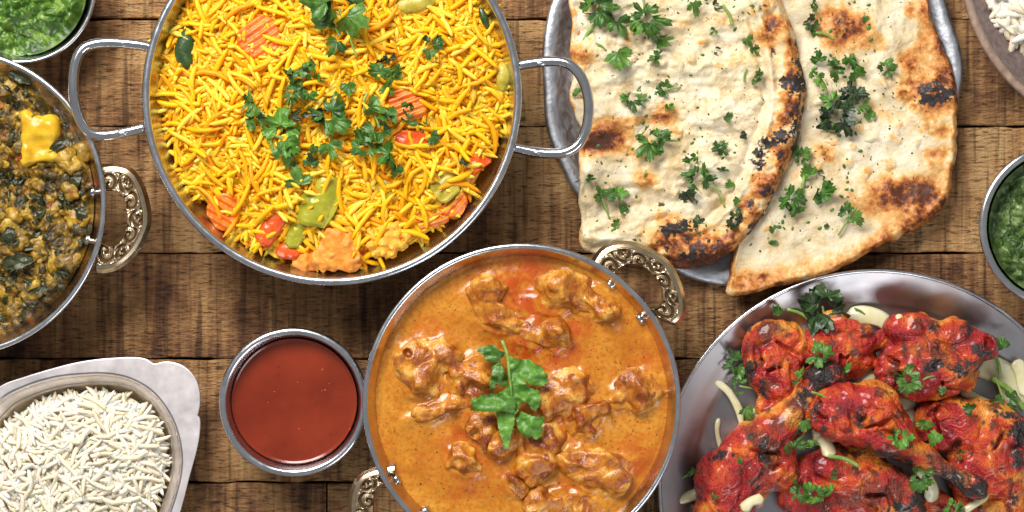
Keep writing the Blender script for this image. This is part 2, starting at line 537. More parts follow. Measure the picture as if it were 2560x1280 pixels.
def currymat(name, chunk=False):
    m = M(name)
    n1 = m.noise(90, 4, .6, dist=.4); n2 = m.noise(10, 3, .6); n3 = m.noise(46 if chunk else 26, 4, .6)
    if chunk:
        base = m.ramp(n3, [(.30, (.20, .042, .007)), (.41, (.36, .100, .010)), (.52, (.54, .200, .017)), (.68, (.82, .48, .11))])
        base = m.mix(m.ramp(m.attr('brown'), [(.3, 0.0), (.8, .9)]), base, (.22, .040, .010))
    else:
        base = m.ramp(n1, [(.32, (.43, .145, .009)), (.48, (.52, .205, .015)), (.66, (.60, .275, .030))])
        base = m.mix(m.ramp(n2, [(.44, 0.0), (.66, .65)]), base, (.40, .085, .005))
        base = m.mix(m.math('MULTIPLY', m.attr('oil'), m.ramp(n3, [(.36, .15), (.58, .95)])), base, (.42, .060, .004))
    d = m.vor(13)
    sp = m.ramp(d, [(.11, 1.0), (.17, 0.0)])
    keep = m.ramp(m.noise(20, 2), [(.42, 0.0), (.54, 1.0)])
    base = m.mix(m.math('MULTIPLY', m.math('MULTIPLY', sp, keep), .85), base, (.06, .018, .008))
    m.set(Base_Color=base, Roughness=.26 if not chunk else .24, Specular_IOR_Level=.5, Coat_Weight=.12, Coat_Roughness=.1)
    if chunk: m.bump(m.math('ADD', m.noise(30, 5, .62, co=m.co((1, .4, 1))), m.math('MULTIPLY', m.noise(10, 3), .22)), 10.0, .9)
    else: m.bump(m.math('ADD', n3, m.math('MULTIPLY', n2, .3)), 2.2, .6)
    return m.m
MAT['curry'] = currymat('creamy orange curry')
MAT['curry_chunk'] = currymat('curried chicken', True)

def saucemat():
    m = M('red chilli sauce')
    n = m.noise(6, 2)
    col = m.ramp(m.noise(120, 3), [(.3, (.155, .016, .005)), (.7, (.235, .029, .009))])
    d = m.vor(26)
    col = m.mix(m.math('MULTIPLY', m.ramp(d, [(.05, 1.0), (.09, 0.0)]), .6), col, (.05, .006, .004))
    d2 = m.vor(60, co=m.co(seed=(.3, .2, .1)))
    col = m.mix(m.ramp(d2, [(.04, .9), (.06, 0.0)]), col, (.50, .03, .01))
    m.set(Base_Color=col, Roughness=.16, Specular_IOR_Level=.5)
    return m.m
MAT['sauce'] = saucemat()

def chutneymat(name, lo, mid, hi):
    m = M(name)
    c = m.attr('cell')
    n = m.noise(18, 4, .6)
    t = m.math('ADD', m.math('MULTIPLY', c, .55), m.math('MULTIPLY', n, .5))
    m.set(Base_Color=m.ramp(t, [(.2, lo), (.5, mid), (.85, hi)]), Roughness=.2, Specular_IOR_Level=.5,
          Subsurface_Weight=.15, Subsurface_Radius=(.002, .004, .001), Subsurface_Scale=.5, Coat_Weight=.3, Coat_Roughness=.08)
    m.bump(m.noise(9, 4, .6), 4.0, .8)
    return m.m
MAT['chutney'] = chutneymat('green chutney', (.018, .068, .005), (.068, .160, .012), (.24, .36, .06))
MAT['chutney_pale'] = chutneymat('pale green chutney', (.018, .048, .008), (.070, .135, .025), (.26, .34, .12))

def saagmat(name, k=1.0):
    m = M(name)
    c = m.attr('cell')
    n = m.noise(16, 5, .65); n2 = m.noise(48, 4, .6, dist=.8)
    t = m.math('ADD', m.math('MULTIPLY', c, .40), m.math('MULTIPLY', n, .65))
    col = m.ramp(t, [(.28, (.016, .011, .003)), (.43, (.075, .044, .005)), (.56, (.23, .125, .009)), (.70, (.46, .27, .020)), (.88, (.66, .46, .11))])
    col = m.mix(m.ramp(n2, [(.52, 0.0), (.64, .85)]), col, (.020, .026, .008))
    col = m.mix(m.ramp(m.noise(36, 3, co=m.co(seed=(.1, .4, .2))), [(.60, 0.0), (.70, .7)]), col, (.34, .055, .008))
    m.set(Base_Color=col, Roughness=.24, Specular_IOR_Level=.5, Coat_Weight=.3, Coat_Roughness=.1)
    m.bump(m.math('ADD', m.noise(14, 5, .65), m.math('MULTIPLY', m.noise(5, 3), .35)), 7.0, .9)
    return m.m
MAT['saag'] = saagmat('spinach curry')
MAT['saag_leaf'] = simple('cooked spinach leaf', [(.3, (.008, .010, .004)), (.7, (.055, .060, .014))], 20, .2, bump=(8, 3))
MAT['saag_chunk'] = simple('curried vegetable chunk', [(.3, (.15, .075, .007)), (.5, (.34, .19, .014)), (.7, (.56, .36, .05))], 22, .25, bump=(10, 4))
MAT['paneer'] = simple('yellow paneer', [(.3, (.52, .26, .009)), (.5, (.68, .40, .014)), (.7, (.78, .53, .06))], 50, .3, bump=(14, 2), sss=.15)
MAT['ceramic'] = simple('mauve stoneware glaze', [(.3, (.125, .085, .080)), (.7, (.24, .175, .165))], 14, .35, det=5, bump=(8, 1.5))
MAT['ceramic_rim'] = simple('brown stoneware rim', [(.3, (.22, .14, .105)), (.7, (.38, .27, .20))], 22, .35, det=5)
MAT['chilli'] = simple('chilli fleck', [(.3, (.40, .02, .008)), (.7, (.60, .06, .015))], 10, .3)
MAT['seed'] = simple('cumin seed', [(.3, (.06, .025, .010)), (.7, (.16, .07, .025))], 10, .5)
MAT['black_fleck'] = simple('burnt fleck', [(.3, (.008, .007, .006)), (.7, (.035, .03, .02))], 10, .6)

# ------------------------------------------------------------------ table of planks
table = empty('wooden_table', (0, 0, 0), 'rough sawn brown wooden table of wide boards under all the dishes', 'table')
seams = [-480, -250, 48, 316, 633, 897, 1206, 1490, 1800]
def plank(x0, x1, y0, y1, seed):
    g = 2.2
    a, b = W(x0, y1)[:2], W(x1, y0)[:2]
    nx = 160
    xs = np.linspace(a[0]+g, b[0]-g, nx)
    prof = [(0, -90), (0, -5), (1.5, -1.5), (6, 0)]
    rows = []
    e0 = 2.2*fbm(xs/45, xs*0, oct=3, seed=seed); e1 = 2.2*fbm(xs/45, xs*0+9, oct=3, seed=seed+3)
    z0 = np.zeros(nx)
    for d, z in prof: rows.append(np.stack([xs, a[1]+g+d+e0*(d < 6), z0+z], 1))
    for d, z in prof[::-1]: rows.append(np.stack([xs, b[1]-g-d+e1*(d < 6), z0+z], 1))
    V = np.concatenate(rows); F = grid_faces(len(rows), nx, False)[:, ::-1].tolist()
    n = len(rows)
    F.append([i*nx for i in range(n)]); F.append([(n-1-i)*nx+nx-1 for i in range(n)])
    c = np.array([(a[0]+b[0])/2, (a[1]+b[1])/2, 0])
    return put('plank', V, F, MAT['wood'], table, loc=c, smooth=False)
for i in range(len(seams)-1):
    if i == 6:
        plank(-700, 817, seams[i], seams[i+1], i*10); plank(817, 3260, seams[i], seams[i+1], i*10+5)
    else: plank(-700, 3260, seams[i], seams[i+1], i*10)
a, b = W(-690, 1790), W(3250, -470)
V = [(a[0], a[1], -110), (b[0], a[1], -110), (b[0], b[1], -110), (a[0], b[1], -110), (a[0], a[1], -60), (b[0], a[1], -60), (b[0], b[1], -60), (a[0], b[1], -60)]
put('table_base', V, [[3, 2, 1, 0], [4, 5, 6, 7], [0, 1, 5, 4], [1, 2, 6, 5], [2, 3, 7, 6], [3, 0, 4, 7]], MAT['gap'], table, smooth=False)

# ------------------------------------------------------------------ vessels
def arc_profile(pts, n=40): 
    return catmull(pts, n).tolist()

def vessel(name, label, cat, px, py, r_px, zrim, inner, thick, mat_in, mat_rim, mat_out, bead=7.0, group=None):
    """round vessel: INNER = (r, z) inside profile from centre to rim (r in px at the rim height); bead = rolled rim radius"""
    c = W(px, py, zrim); k = K(zrim); R = r_px*k
    t = empty(name, (c[0], c[1], 0), label, cat, group)
    ins = arc_profile([(max(r*k, .01), z) for r, z in inner], 46)
    out = [(r + thick*min(1, .3+r/(R*.5)), z-thick*.8) for r, z in ins]
    V, F = lathe(ins, c[0], c[1]); put('bowl', V, F, mat_in, t)
    V, F = lathe(out[::-1], c[0], c[1]); put('outer_wall', V, F, mat_out, t)
    rc = R-bead
    ring = [(rc+bead*math.cos(a), zrim-bead*.9+bead*.9*math.sin(a)) for a in np.linspace(-2.2, math.pi+.9, 18)]
    V, F = lathe(ring, c[0], c[1]); put('rim', V, F[:, ::-1], mat_rim, t)
    return t, c, k

# saffron rice pan
pan, pc, pk = vessel('serving_pan', 'wide shallow steel pan with two wire loop handles, heaped with yellow rice', 'pan', 829, 239, 476, 235,
    [(0, 12), (250, 14), (350, 40), (412, 105), (446, 180), (459, 226)], 6, MAT['steel'], MAT['steel_rim'], MAT['steel'], 10)
def wire_handle(pts, z, rad, parent):
    P = [W(x, y, zz) for (x, y), zz in zip(pts, z)]
    V, F = tube(P, rad, 90, 20)
    h = put('loop_handle', V, F, MAT['wire'], parent)
    return h
hl = [(374, 117), (345, 112), (290, 107), (240, 109), (206, 124), (188, 160), (183, 215), (190, 268), (206, 312), (228, 333), (262, 338), (310, 331), (362, 319)]
h1 = wire_handle(hl, [205, 208, 212, 217, 220, 222, 223, 222, 220, 217, 212, 208, 205], 12.5, pan)
hr = [(1286, 168), (1315, 160), (1380, 153), (1420, 160), (1448, 185), (1466, 225), (1472, 275), (1464, 325), (1444, 362), (1412, 381), (1370, 384), (1320, 377), (1280, 368)]
h2 = wire_handle(hr, [205, 208, 212, 217, 220, 222, 223, 222, 220, 217, 212, 208, 205], 12.5, pan)
for h, (x, y), q in ((h1, (306, 108), (16, -2)), (h1, (304, 333), (16, -6)), (h2, (1352, 158), (16, -4)), (h2, (1345, 381), (16, 4))):
    c = W(x, y, 220); th = np.linspace(0, 2*math.pi, 16, endpoint=False)
    V = [c + np.array([0, 0, 3.5])] + [c + np.array([math.cos(a)*15, math.sin(a)*6.5, 1.0]) for a in th] + [c + np.array([math.cos(a)*17, math.sin(a)*7.5, -8]) for a in th]
    F = [[0, 1+i, 1+(i+1) % 16] for i in range(16)] + [[1+i, 17+i, 17+(i+1) % 16, 1+(i+1) % 16] for i in range(16)]
    put('stamped_dimple', V, F, MAT['steel'], h)

# curry pan and spinach pan with cast brass handles
cpan, cc, ck = vessel('curry_pan', 'round steel karahi of orange chicken curry with engraved brass handles', 'pan', 1304, 1007, 399, 235,
    [(0, 12), (200, 14), (290, 40), (335, 100), (358, 165), (370, 196), (379, 214), (388, 230)], 6, MAT['reflect_tint_steel'], MAT['steel_rim'], MAT['steel'], 7)
span, sc_, sk = vessel('spinach_pan', 'steel karahi of dark spinach curry with one engraved brass handle showing', 'pan', -122, 507, 387, 205,
    [(0, 12), (200, 14), (280, 36), (322, 90), (342, 135), (362, 172), (377, 200)], 6, MAT['reflect_tint_steel'], MAT['steel_rim'], MAT['steel'], 7)

def cast_handle(parent, outer, inner, ztop, depth, lean=14):
    """cast band handle; outer and inner outlines of its top face in photo points, from one foot to the other"""
    n, m = 180, 27
    O = catmull(WA(outer, ztop), n); I = catmull(WA(inner, ztop), n)
    s = np.linspace(0, 1, n)[:, None]; w = np.linspace(0, 1, m)[None, :]
    P = O[:, None]*(1-w[..., None]) + I[:, None]*w[..., None]
    L = np.cumsum(np.r_[0, np.linalg.norm(np.diff((O+I)/2, axis=0), axis=1)])[:, None]
    # scroll relief: slanted S-waves that switch side, framed by a plain edge
    wd = np.linalg.norm(O-I, axis=1)[:, None]
    v = (w-.5)*2; u = L/wd.mean()
    cell = np.floor(u); fu = (u-cell-.5)*2; side = np.where(cell % 2 == 0, 1.0, -1.0)
    rr_ = np.hypot(fu, v-.35*side); aa = np.arctan2(v-.35*side, fu)
    sc1 = np.sin(aa*side + rr_*7.5) *.75 + .35*np.sin(rr_*15+aa*2)
    edge = sstep(.80, .90, np.abs(v)) + 0*u
    g = np.clip(.5-.75*sc1, 0, 1)*(1-edge)
    zt = ztop - 7*g - 5*(np.abs(v) > .97)
    top = np.concatenate([P, np.broadcast_to(zt[..., None], P.shape[:2]+(1,))], -1)
    # sides and underside
    cen = (O+I)/2
    oo = O + (O-cen)/np.linalg.norm(O-cen, axis=1, keepdims=True)*lean
    def ring(X, z): return np.concatenate([X, np.full((n, 1), z)], 1)[:, None]
    A = np.concatenate([ring(cen, ztop-depth-4), ring(oo*.6+O*.4, ztop-depth), ring(oo, ztop-depth*.6), ring(oo*.5+O*.5, ztop-depth*.25), ring(O*.9+oo*.1, ztop-5), top,
                        ring(I, ztop-6), ring(I, ztop-depth*.7), ring(I*.8+cen*.2, ztop-depth)], 1)
    mm = A.shape[1]
    gr = np.zeros((n, mm)); gr[:, 5:5+m] = g
    V = A.reshape(-1, 3)
    F = grid_faces(n, mm, True)
    area2 = 0
    F = F[:, ::-1].tolist()
    F.append(list(range(mm))); F.append(list(range((n-1)*mm, n*mm))[::-1])
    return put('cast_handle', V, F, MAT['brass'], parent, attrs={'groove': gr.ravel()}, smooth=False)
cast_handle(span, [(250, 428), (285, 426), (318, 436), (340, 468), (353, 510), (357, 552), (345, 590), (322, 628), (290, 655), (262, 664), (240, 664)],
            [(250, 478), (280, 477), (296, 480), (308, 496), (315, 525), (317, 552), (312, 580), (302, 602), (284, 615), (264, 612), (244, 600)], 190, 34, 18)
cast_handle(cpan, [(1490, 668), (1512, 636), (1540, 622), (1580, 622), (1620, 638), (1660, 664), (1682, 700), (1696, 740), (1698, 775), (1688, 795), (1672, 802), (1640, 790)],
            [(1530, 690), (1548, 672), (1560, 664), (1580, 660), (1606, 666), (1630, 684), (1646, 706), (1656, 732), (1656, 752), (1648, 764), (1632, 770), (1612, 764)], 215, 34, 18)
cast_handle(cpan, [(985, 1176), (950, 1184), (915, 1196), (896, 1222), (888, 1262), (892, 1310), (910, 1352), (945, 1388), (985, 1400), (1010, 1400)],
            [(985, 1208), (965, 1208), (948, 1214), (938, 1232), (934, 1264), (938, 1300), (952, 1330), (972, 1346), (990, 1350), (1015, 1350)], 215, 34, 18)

def rivet(parent, px, py, z, c, r=14):
    p = W(px, py, z)
    ax = np.array([c[0]-p[0], c[1]-p[1], 30.0]); ax /= np.linalg.norm(ax)
    s = np.cross(ax, (0, 0, 1)); s /= np.linalg.norm(s); t = np.cross(ax, s)
    prof = [(.01, 9), (r*.55, 8.4), (r*.9, 6), (r, 2), (r, -3), (r*.5, -4), (r*.5, -26)]
    th = np.linspace(0, 2*math.pi, 24, endpoint=False)
    V = np.concatenate([p + ax*h + q*(np.cos(th)[:, None]*s + np.sin(th)[:, None]*t) for q, h in prof])
    put('rivet', V, grid_faces(len(prof), 24), MAT['wire'], parent)
for x, y in ((1600, 797), (1526, 712), (992, 1198), (1066, 1277)): rivet(cpan, x, y, 196, cc)
for x, y in ((233, 481), (220, 600)): rivet(span, x, y, 168, sc_)

# small steel cups and bowls
cup, uc, uk = vessel('sauce_cup', 'small round steel cup filled with smooth dark red sauce', 'cup', 733, 1006, 187, 165,
    [(0, 8), (110, 10), (138, 24), (152, 70), (160, 118), (166, 140), (172, 160)], 5, MAT['steel'], MAT['steel_rim'], MAT['steel'], 9.5)
gb, gc, gk = vessel('chutney_bowl', 'steel bowl of bright green chutney above the spinach pan', 'bowl', 50, -30, 190, 150,
    [(0, 10), (100, 12), (135, 30), (160, 80), (175, 120), (183, 146)], 5, MAT['steel'], MAT['steel_rim'], MAT['steel'], 5)
gb2, hc2, hk2 = vessel('chutney_cup', 'steel cup of pale green chutney beside the naan, cut by the frame', 'cup', 2657, 566, 208, 165,
    [(0, 8), (130, 10), (165, 28), (182, 80), (188, 130), (194, 160)], 5, MAT['steel'], MAT['steel_rim'], MAT['steel'], 9.5)

# tandoori plate
plate, tc, tk = vessel('chicken_plate', 'large round steel plate with raised rim carrying red tandoori chicken', 'plate', 2190, 1217, 545, 62,
    [(0, 12), (300, 12), (425, 13), (462, 22), (500, 40), (538, 58)], 4, MAT['plate_steel'], MAT['steel_rim'], MAT['steel'], 5)
# stoneware plate with white rice in the corner
rp, rc_, rk = vessel('stoneware_plate', 'mauve brown stoneware plate of white rice in the corner behind the naan', 'plate', 2850, -105, 450, 90,
    [(0, 14), (250, 15), (330, 20), (385, 40), (425, 78), (441, 88)], 10, MAT['ceramic'], MAT['ceramic_rim'], MAT['ceramic'], 10)

# ------------------------------------------------------------------ hammered platter (wavy edge)
def polar_outline(pts, c, n, z):
    O = catmull(WA(pts, z), 600, True); d = O - c
    th = np.arctan2(d[:, 1], d[:, 0]); r = np.hypot(d[:, 0], d[:, 1])
    o = np.argsort(th); th, r = th[o], r[o]
    T = np.linspace(-math.pi, math.pi, n, endpoint=False)
    return T, np.interp(T, np.r_[th-2*math.pi, th, th+2*math.pi], np.r_[r, r, r])

def platter():
    c = W(1876, 190, 30); t = empty('naan_platter', (c[0], c[1], 0), 'round hammered grey metal platter with wavy edge underneath the naan', 'platter')
    n = 240; T = np.linspace(-math.pi, math.pi, n, endpoint=False)
    R = 524*K(30)*(1 + .007*np.sin(T*7+.6) + .006*np.sin(T*11+2) + .003*np.sin(T*19))
    rows = []
    for f, z in ((.02, 10), (.4, 10), (.8, 11), (.86, 14), (.9, 22), (.93, 31), (.96, 38), (.985, 38), (1.0, 33), (1.0, 28), (.985, 29), (.95, 27), (.88, 8), (.8, 3), (.02, 3)):
        w = (f > .85)*(f-.85)/.15*4*np.sin(T*9+1)
        rows.append(np.stack([c[0]+R*f*np.cos(T), c[1]+R*f*np.sin(T), z+w], 1))
    V = np.concatenate(rows)
    r = np.hypot(V[:, 0]-c[0], V[:, 1]-c[1])
    put('platter_plate', V, grid_faces(len(rows), n), MAT['alu'], t)
platter()

# ------------------------------------------------------------------ pressed oval dish
def oval_dish():
    z = 115
    C = (150, 1230)
    half = [(0, 965), (60, 942), (130, 921), (190, 906), (250, 897), (310, 893), (345, 893), (368, 898), (383, 908), (391, 909), (402, 905), (425, 904), (452, 911), (474, 926), (490, 947), (499, 975), (501, 1005), (497, 1028), (494, 1038), (500, 1045), (501, 1065), (497, 1100), (488, 1140), (474, 1190), (450, 1280), (415, 1375), (365, 1440)]
    pts = half + [(2*C[0]-x, 2*C[1]-y) for x, y in half]
    ih = [(0, 1002), (60, 968), (130, 946), (200, 937), (270, 936), (330, 950), (385, 985), (428, 1045), (449, 1110), (452, 1170), (440, 1230), (415, 1300), (375, 1370)]
    ipts = ih + [(2*C[0]-x, 2*C[1]-y) for x, y in ih]
    n = 420
    c = W(C[0], C[1], z)[:2]
    T, RO = polar_outline(pts, c, n, z); _, RI = polar_outline(ipts, c, n, z)
    t = empty('oval_dish', (c[0], c[1], 0), 'pressed steel oval dish with flat notched ear, filled with plain white rice', 'dish')
    D = np.stack([np.cos(T), np.sin(T)], 1)
    def ring(r, zz): return np.concatenate([c+D*r[:, None], np.full((n, 1), zz)], 1)
    fl = [ring(RO-2, z-7), ring(RO, z-5), ring(RO, z-1.5), ring(RO-1.5, z), ring(RO-4, z), ring(RI+8, z), ring(RI+5, z-.2)]
    V = np.concatenate(fl); put('flange', V, grid_faces(len(fl), n)[:, ::-1], MAT['dish_steel'], t)
    sh = [ring(RI+5, z-.2), ring(RI+1, z-1.5), ring(RI-3, z-7), ring(RI-8, z-20), ring(RI-14, z-36), ring(RI-18, z-43), ring(RI-22, z-45)]
    put('shoulder', np.concatenate(sh), grid_faces(len(sh), n)[:, ::-1], MAT['shoulder'], t)
    inn = [ring(RI-22, z-45), ring(RI-25, z-42), ring(RI-28, z-44), ring(RI-33, z-56), ring(RI-46, z-84), ring(RI-60, 14), ring(RI*.5, 10), ring(RI*.03, 10)]
    V = np.concatenate(inn); put('inner_tray', V, grid_faces(len(inn), n)[:, ::-1], MAT['dish_inner'], t)
    out = [ring(RI*.03, 2), ring(RI*.5, 2), ring(RI-52, 4), ring(RI-38, z-80), ring(RI-22, z-40), ring(RI-8, z-16), ring(RI+6, z-9), ring(RO-1, z-7)]
    V = np.concatenate(out); put('outer_shell', V, grid_faces(len(out), n)[:, ::-1], MAT['dish_steel'], t)
    return c, T, RI
dish_c, dish_T, dish_R = oval_dish()

# ------------------------------------------------------------------ discs of sauce
def disc(name, px, py, r, z, hfun, mat, label, cat, nr=90, ns=300, attrs=None, rfun=None, kind=None):
    """heightfield disc (a body of food): hfun(x, y, rho) adds height; photo centre and radius at height z"""
    c = W(px, py, z); R = r*K(z)
    th = np.linspace(0, 2*math.pi, ns, endpoint=False)
    rr = np.r_[.004, np.linspace(.02, 1, nr)]
    X = c[0]+R*rr[:, None]*np.cos(th); Y = c[1]+R*rr[:, None]*np.sin(th)
    RH = np.repeat(rr[:, None], ns, 1)
    hz = hfun(X, Y, RH)
    V = np.stack([X, Y, z+hz], -1).reshape(-1, 3)
    F = grid_faces(len(rr), ns)[:, :]
    # skirt and floor so that it is a body, not a sheet
    zf = z-40
    low = np.stack([c[0]+R*.90*np.cos(th), c[1]+R*.90*np.sin(th), np.full(ns, zf)], -1)
    n0 = len(V); V = np.concatenate([V, low, [[c[0], c[1], zf]]])
    F = F.tolist()
    b = (len(rr)-1)*ns
    for j in range(ns):
        F.append([b+j, n0+j, n0+(j+1) % ns, b+(j+1) % ns]); F.append([n0+j, n0+ns, n0+(j+1) % ns])
    at = {k: np.r_[f(X, Y).ravel(), np.zeros(ns+1)] for k, f in (attrs or {}).items()}
    return put(name, V, F, mat, loc=(c[0], c[1], zf), attrs=at, label=label, cat=cat, kind=kind)

# red sauce
red = disc('red_sauce', 736, 1003, 157, 122, lambda X, Y, r: 4*sstep(.93, 1, r)**2 + .4*fbm(X/50, Y/50, seed=3), MAT['sauce'],
     'smooth glossy dark red sauce filling the small round cup', 'sauce', 60, 220)

# chutneys
def chut(seed, lam):
    def h(X, Y, r):
        wx, wy = X+8*fbm(X/30, Y/30, seed=seed+5), Y+8*fbm(X/30, Y/30, seed=seed+6)
        f1, _, _ = worley(wx/lam, wy/lam, seed); g1, _, _ = worley(wx/(lam*.5), wy/(lam*.5), seed+9)
        return (24*(1-f1)**1.5 + 12*(1-g1) + 20*fbm(X/75, Y/75, seed=seed+2))*(1-sstep(.88, 1, r)) - 6*sstep(.8, 1, r)
    def cell(X, Y):
        wx, wy = X+8*fbm(X/30, Y/30, seed=seed+5), Y+8*fbm(X/30, Y/30, seed=seed+6)
        return worley(wx/lam, wy/lam, seed)[2]*.6 + worley(wx/(lam*.5), wy/(lam*.5), seed+9)[2]*.4
    return h, {'cell': cell}
h, a = chut(21, 26)
disc('green_chutney', 50, -27, 166, 100, h, MAT['chutney'], 'lumpy bright green chutney in the bowl above the spinach pan', 'chutney', 90, 320, a)
h, a = chut(42, 22)
disc('pale_chutney', 2655, 566, 182, 105, h, MAT['chutney_pale'], 'lumpy pale green chutney in the cup beside the naan', 'chutney', 90, 320, a)

# ------------------------------------------------------------------ chicken curry
CHK = [  # photo outline of each piece: list of (x, y, rx, ry, yaw) lobes, label
    ([(1222, 742, 48, 40, 20), (1252, 786, 52, 46, -20)], 'lobed chicken piece near the rim at the top of the curry'),
    ([(1400, 738, 62, 46, 5), (1470, 752, 66, 36, -15), (1525, 778, 26, 20, -30)], 'longest chicken piece, pointed end toward the upper rivets of the curry pan'),
    ([(1335, 838, 44, 32, 0), (1386, 842, 40, 34, 10)], 'small rough chicken piece above the coriander sprig in the curry'),
    ([(1052, 900, 52, 40, 40), (1100, 882, 40, 36, 0), (1055, 950, 46, 44, -20), (1010, 900, 22, 30, 0)], 'large knobbly chicken piece nearest the sauce cup'),
    ([(1185, 935, 50, 40, 20), (1150, 955, 32, 26, 0)], 'browned triangular chicken piece touching the sprig'),
    ([(1075, 1030, 40, 18, 15), (1130, 1012, 46, 22, 18), (1180, 1000, 34, 24, 10)], 'thin bony chicken strip beside the coriander leaf'),
    ([(1602, 975, 50, 44, 30), (1548, 990, 26, 24, 0)], 'round chicken piece near the plate side of the curry'),
    ([(1400, 985, 62, 46, 30), (1440, 960, 32, 30, 0), (1370, 1020, 40, 40, 0)], 'ragged red chicken piece just beyond the sprig tips'),
    ([(1478, 1028, 36, 36, 0), (1460, 1066, 30, 24, 0)], 'pale crumbly chicken piece beside the ragged red one'),
    ([(1370, 1110, 44, 40, 20), (1335, 1170, 52, 52, 60)], 'browned chicken piece under the lowest sprig leaf'),
    ([(1440, 1150, 44, 34, -30), (1490, 1185, 66, 46, -20), (1545, 1160, 24, 18, 0)], 'smooth pale chicken piece near the lower rim'),
    ([(1165, 1160, 34, 40, 20), (1135, 1140, 20, 24, 0)], 'small broken chicken piece in the open lower sauce'),
    ([(1205, 1085, 36, 44, 0), (1180, 1060, 24, 30, 0)], 'dark shredded chicken piece under the sprig'),
    ([(1400, 1262, 70, 34, 0), (1350, 1255, 30, 30, 0), (1460, 1270, 36, 26, 0)], 'half sunken chicken piece at the frame edge'),
    ([(1262, 1105, 40, 30, 30)], 'shredded chicken scrap below the pointed sprig leaf'),
    ([(1290, 1210, 34, 26, -20)], 'little chicken scrap beside the lowest browned piece'),
]
ZS = 188.0
LOBES = [l for L, _ in CHK for l in L]
def curry_h(X, Y, r):
    px, py = PX(X, Y, ZS)
    m = np.zeros(X.shape)
    wob = 7*fbm(px/34, py/34, seed=5)
    for (x, y, rx, ry, yw) in LOBES:
        a = math.radians(-yw)
        dx, dy = px-x, py-y
        u, v = dx*math.cos(a)+dy*math.sin(a), -dx*math.sin(a)+dy*math.cos(a)
        q = np.sqrt((u/rx)**2+(v/ry)**2)
        d = (q-1)*min(rx, ry) + wob
        m = np.maximum(m, np.where(d > 0, np.exp(-d/15), 1.0))
    return 11*m + 3.0*fbm(px/70, py/70, seed=8) + 3*sstep(.96, 1, r)
def oil(X, Y):
    px, py = PX(X, Y, ZS)
    f = sstep(.1, .55, fbm(px/120, py/120, seed=31))*.5
    for x, y, s in ((1340, 840, 120), (1280, 800, 60), (1270, 680, 70), (1590, 1130, 50), (1610, 900, 40), (1140, 1120, 50), (1330, 690, 50), (1420, 1000, 80)):
        f = f + .8*np.exp(-((px-x)**2+(py-y)**2)/(s*s))
    return np.clip(f, 0, 1)
curry = disc('chicken_curry', 1304, 1008, 371, ZS, curry_h, MAT['curry'], 'creamy orange curry sauce with dark specks and red oil', 'curry', 190, 520, {'oil': oil})
for i, (L, lab) in enumerate(CHK):
    prims = []
    for (x, y, rx, ry, yw) in L:
        hgt = 20 + min(rx, ry)*.42
        c = W(x, y, ZS+hgt*.5)
        prims.append(facet((c[0], c[1], ZS+1), (rx*1.36, ry*1.36, hgt*1.36), yw, int(x*3+y), 6, .52, .85))
    rq = np.random.default_rng(700+i); cuts = []
    for (x, y, rx, ry, yw) in L:
        for _ in range(1):
            a = rq.uniform(0, 2*math.pi); c = W(x+math.cos(a)*rx*.8, y+math.sin(a)*ry*.8, ZS)
            cuts.append(ell((c[0], c[1], ZS+20+min(rx, ry)*rq.uniform(.50, .75)), (rx*rq.uniform(.4, .7), ry*rq.uniform(.4, .7), rq.uniform(10, 18)), math.degrees(a)+90))
    V, F = blob(prims, 3.4, 8, ((60, 8), (24, 3.2), (11, 1.0)), cuts, 100+i, 5.0, pad=18, zmin=ZS-25, ridge=(20, 2.6, 3.0, i*1.3))
    br = np.clip(sstep(.15, .8, fbm(V[:, 0]/28, V[:, 1]/28, V[:, 2]/28, seed=i+3)) * (1.0 if 'brown' in lab or 'red' in lab or 'dark' in lab else .6), 0, 1)
    put('chicken_piece', V, F, MAT['curry_chunk'], attrs={'brown': br}, label=lab + ('' if len(lab.split()) > 5 else ' in orange curry'), cat='chicken piece', group='chicken pieces in the orange curry')

def sauce_flecks(parent, cx, cy, R, z, n, smin_, smax, mat, name, seed):
    rg = np.random.default_rng(seed); mb = MB()
    while n > 0:
        x, y = cx+rg.uniform(-R, R), cy+rg.uniform(-R, R)
        if math.hypot(x-cx, y-cy) > R*.95 or y > 1290: continue
        c = W(x, y, z); c[2] = z + (curry_h(np.array([[c[0]]]), np.array([[c[1]]]), np.array([[.3]]))[0, 0] if name == 'herb_flecks' else .4)
        if c[2] > z+8: continue
        sz = rg.uniform(smin_, smax); th_ = np.linspace(0, 2*math.pi, 7, endpoint=False)+rg.uniform(0, 6)
        q = np.stack([np.cos(th_)*sz*rg.uniform(.5, 1.1, 7), np.sin(th_)*sz*rg.uniform(.4, 1, 7), np.full(7, -1.0)], 1)
        mb.add(np.concatenate([c+q, [c+(0, 0, sz*.35)]]), [[i, (i+1) % 7, 7] for i in range(7)]); n -= 1
    mb.put(name, mat, parent, kind='stuff')
sauce_flecks(curry, 1304, 1008, 350, ZS, 70, 2, 5, MAT['black_fleck'], 'herb_flecks', 4)
sauce_flecks(red, 736, 1003, 140, 122, 34, 1.2, 3, MAT['black_fleck'], 'dark_flecks', 5)
sauce_flecks(red, 736, 990, 110, 122, 8, 2, 4, MAT['chilli'], 'chilli_flecks', 6)
# ------------------------------------------------------------------ leaf shapes
def rot_mat(yaw, pitch, roll):
    cy, sy, cp, sp, cr, sr = math.cos(yaw), math.sin(yaw), math.cos(pitch), math.sin(pitch), math.cos(roll), math.sin(roll)
    Rz = np.array([[cy, -sy, 0], [sy, cy, 0], [0, 0, 1]]); Ry = np.array([[cp, 0, sp], [0, 1, 0], [-sp, 0, cp]]); Rx = np.array([[1, 0, 0], [0, cr, -sr], [0, sr, cr]])
    return Rz@Ry@Rx

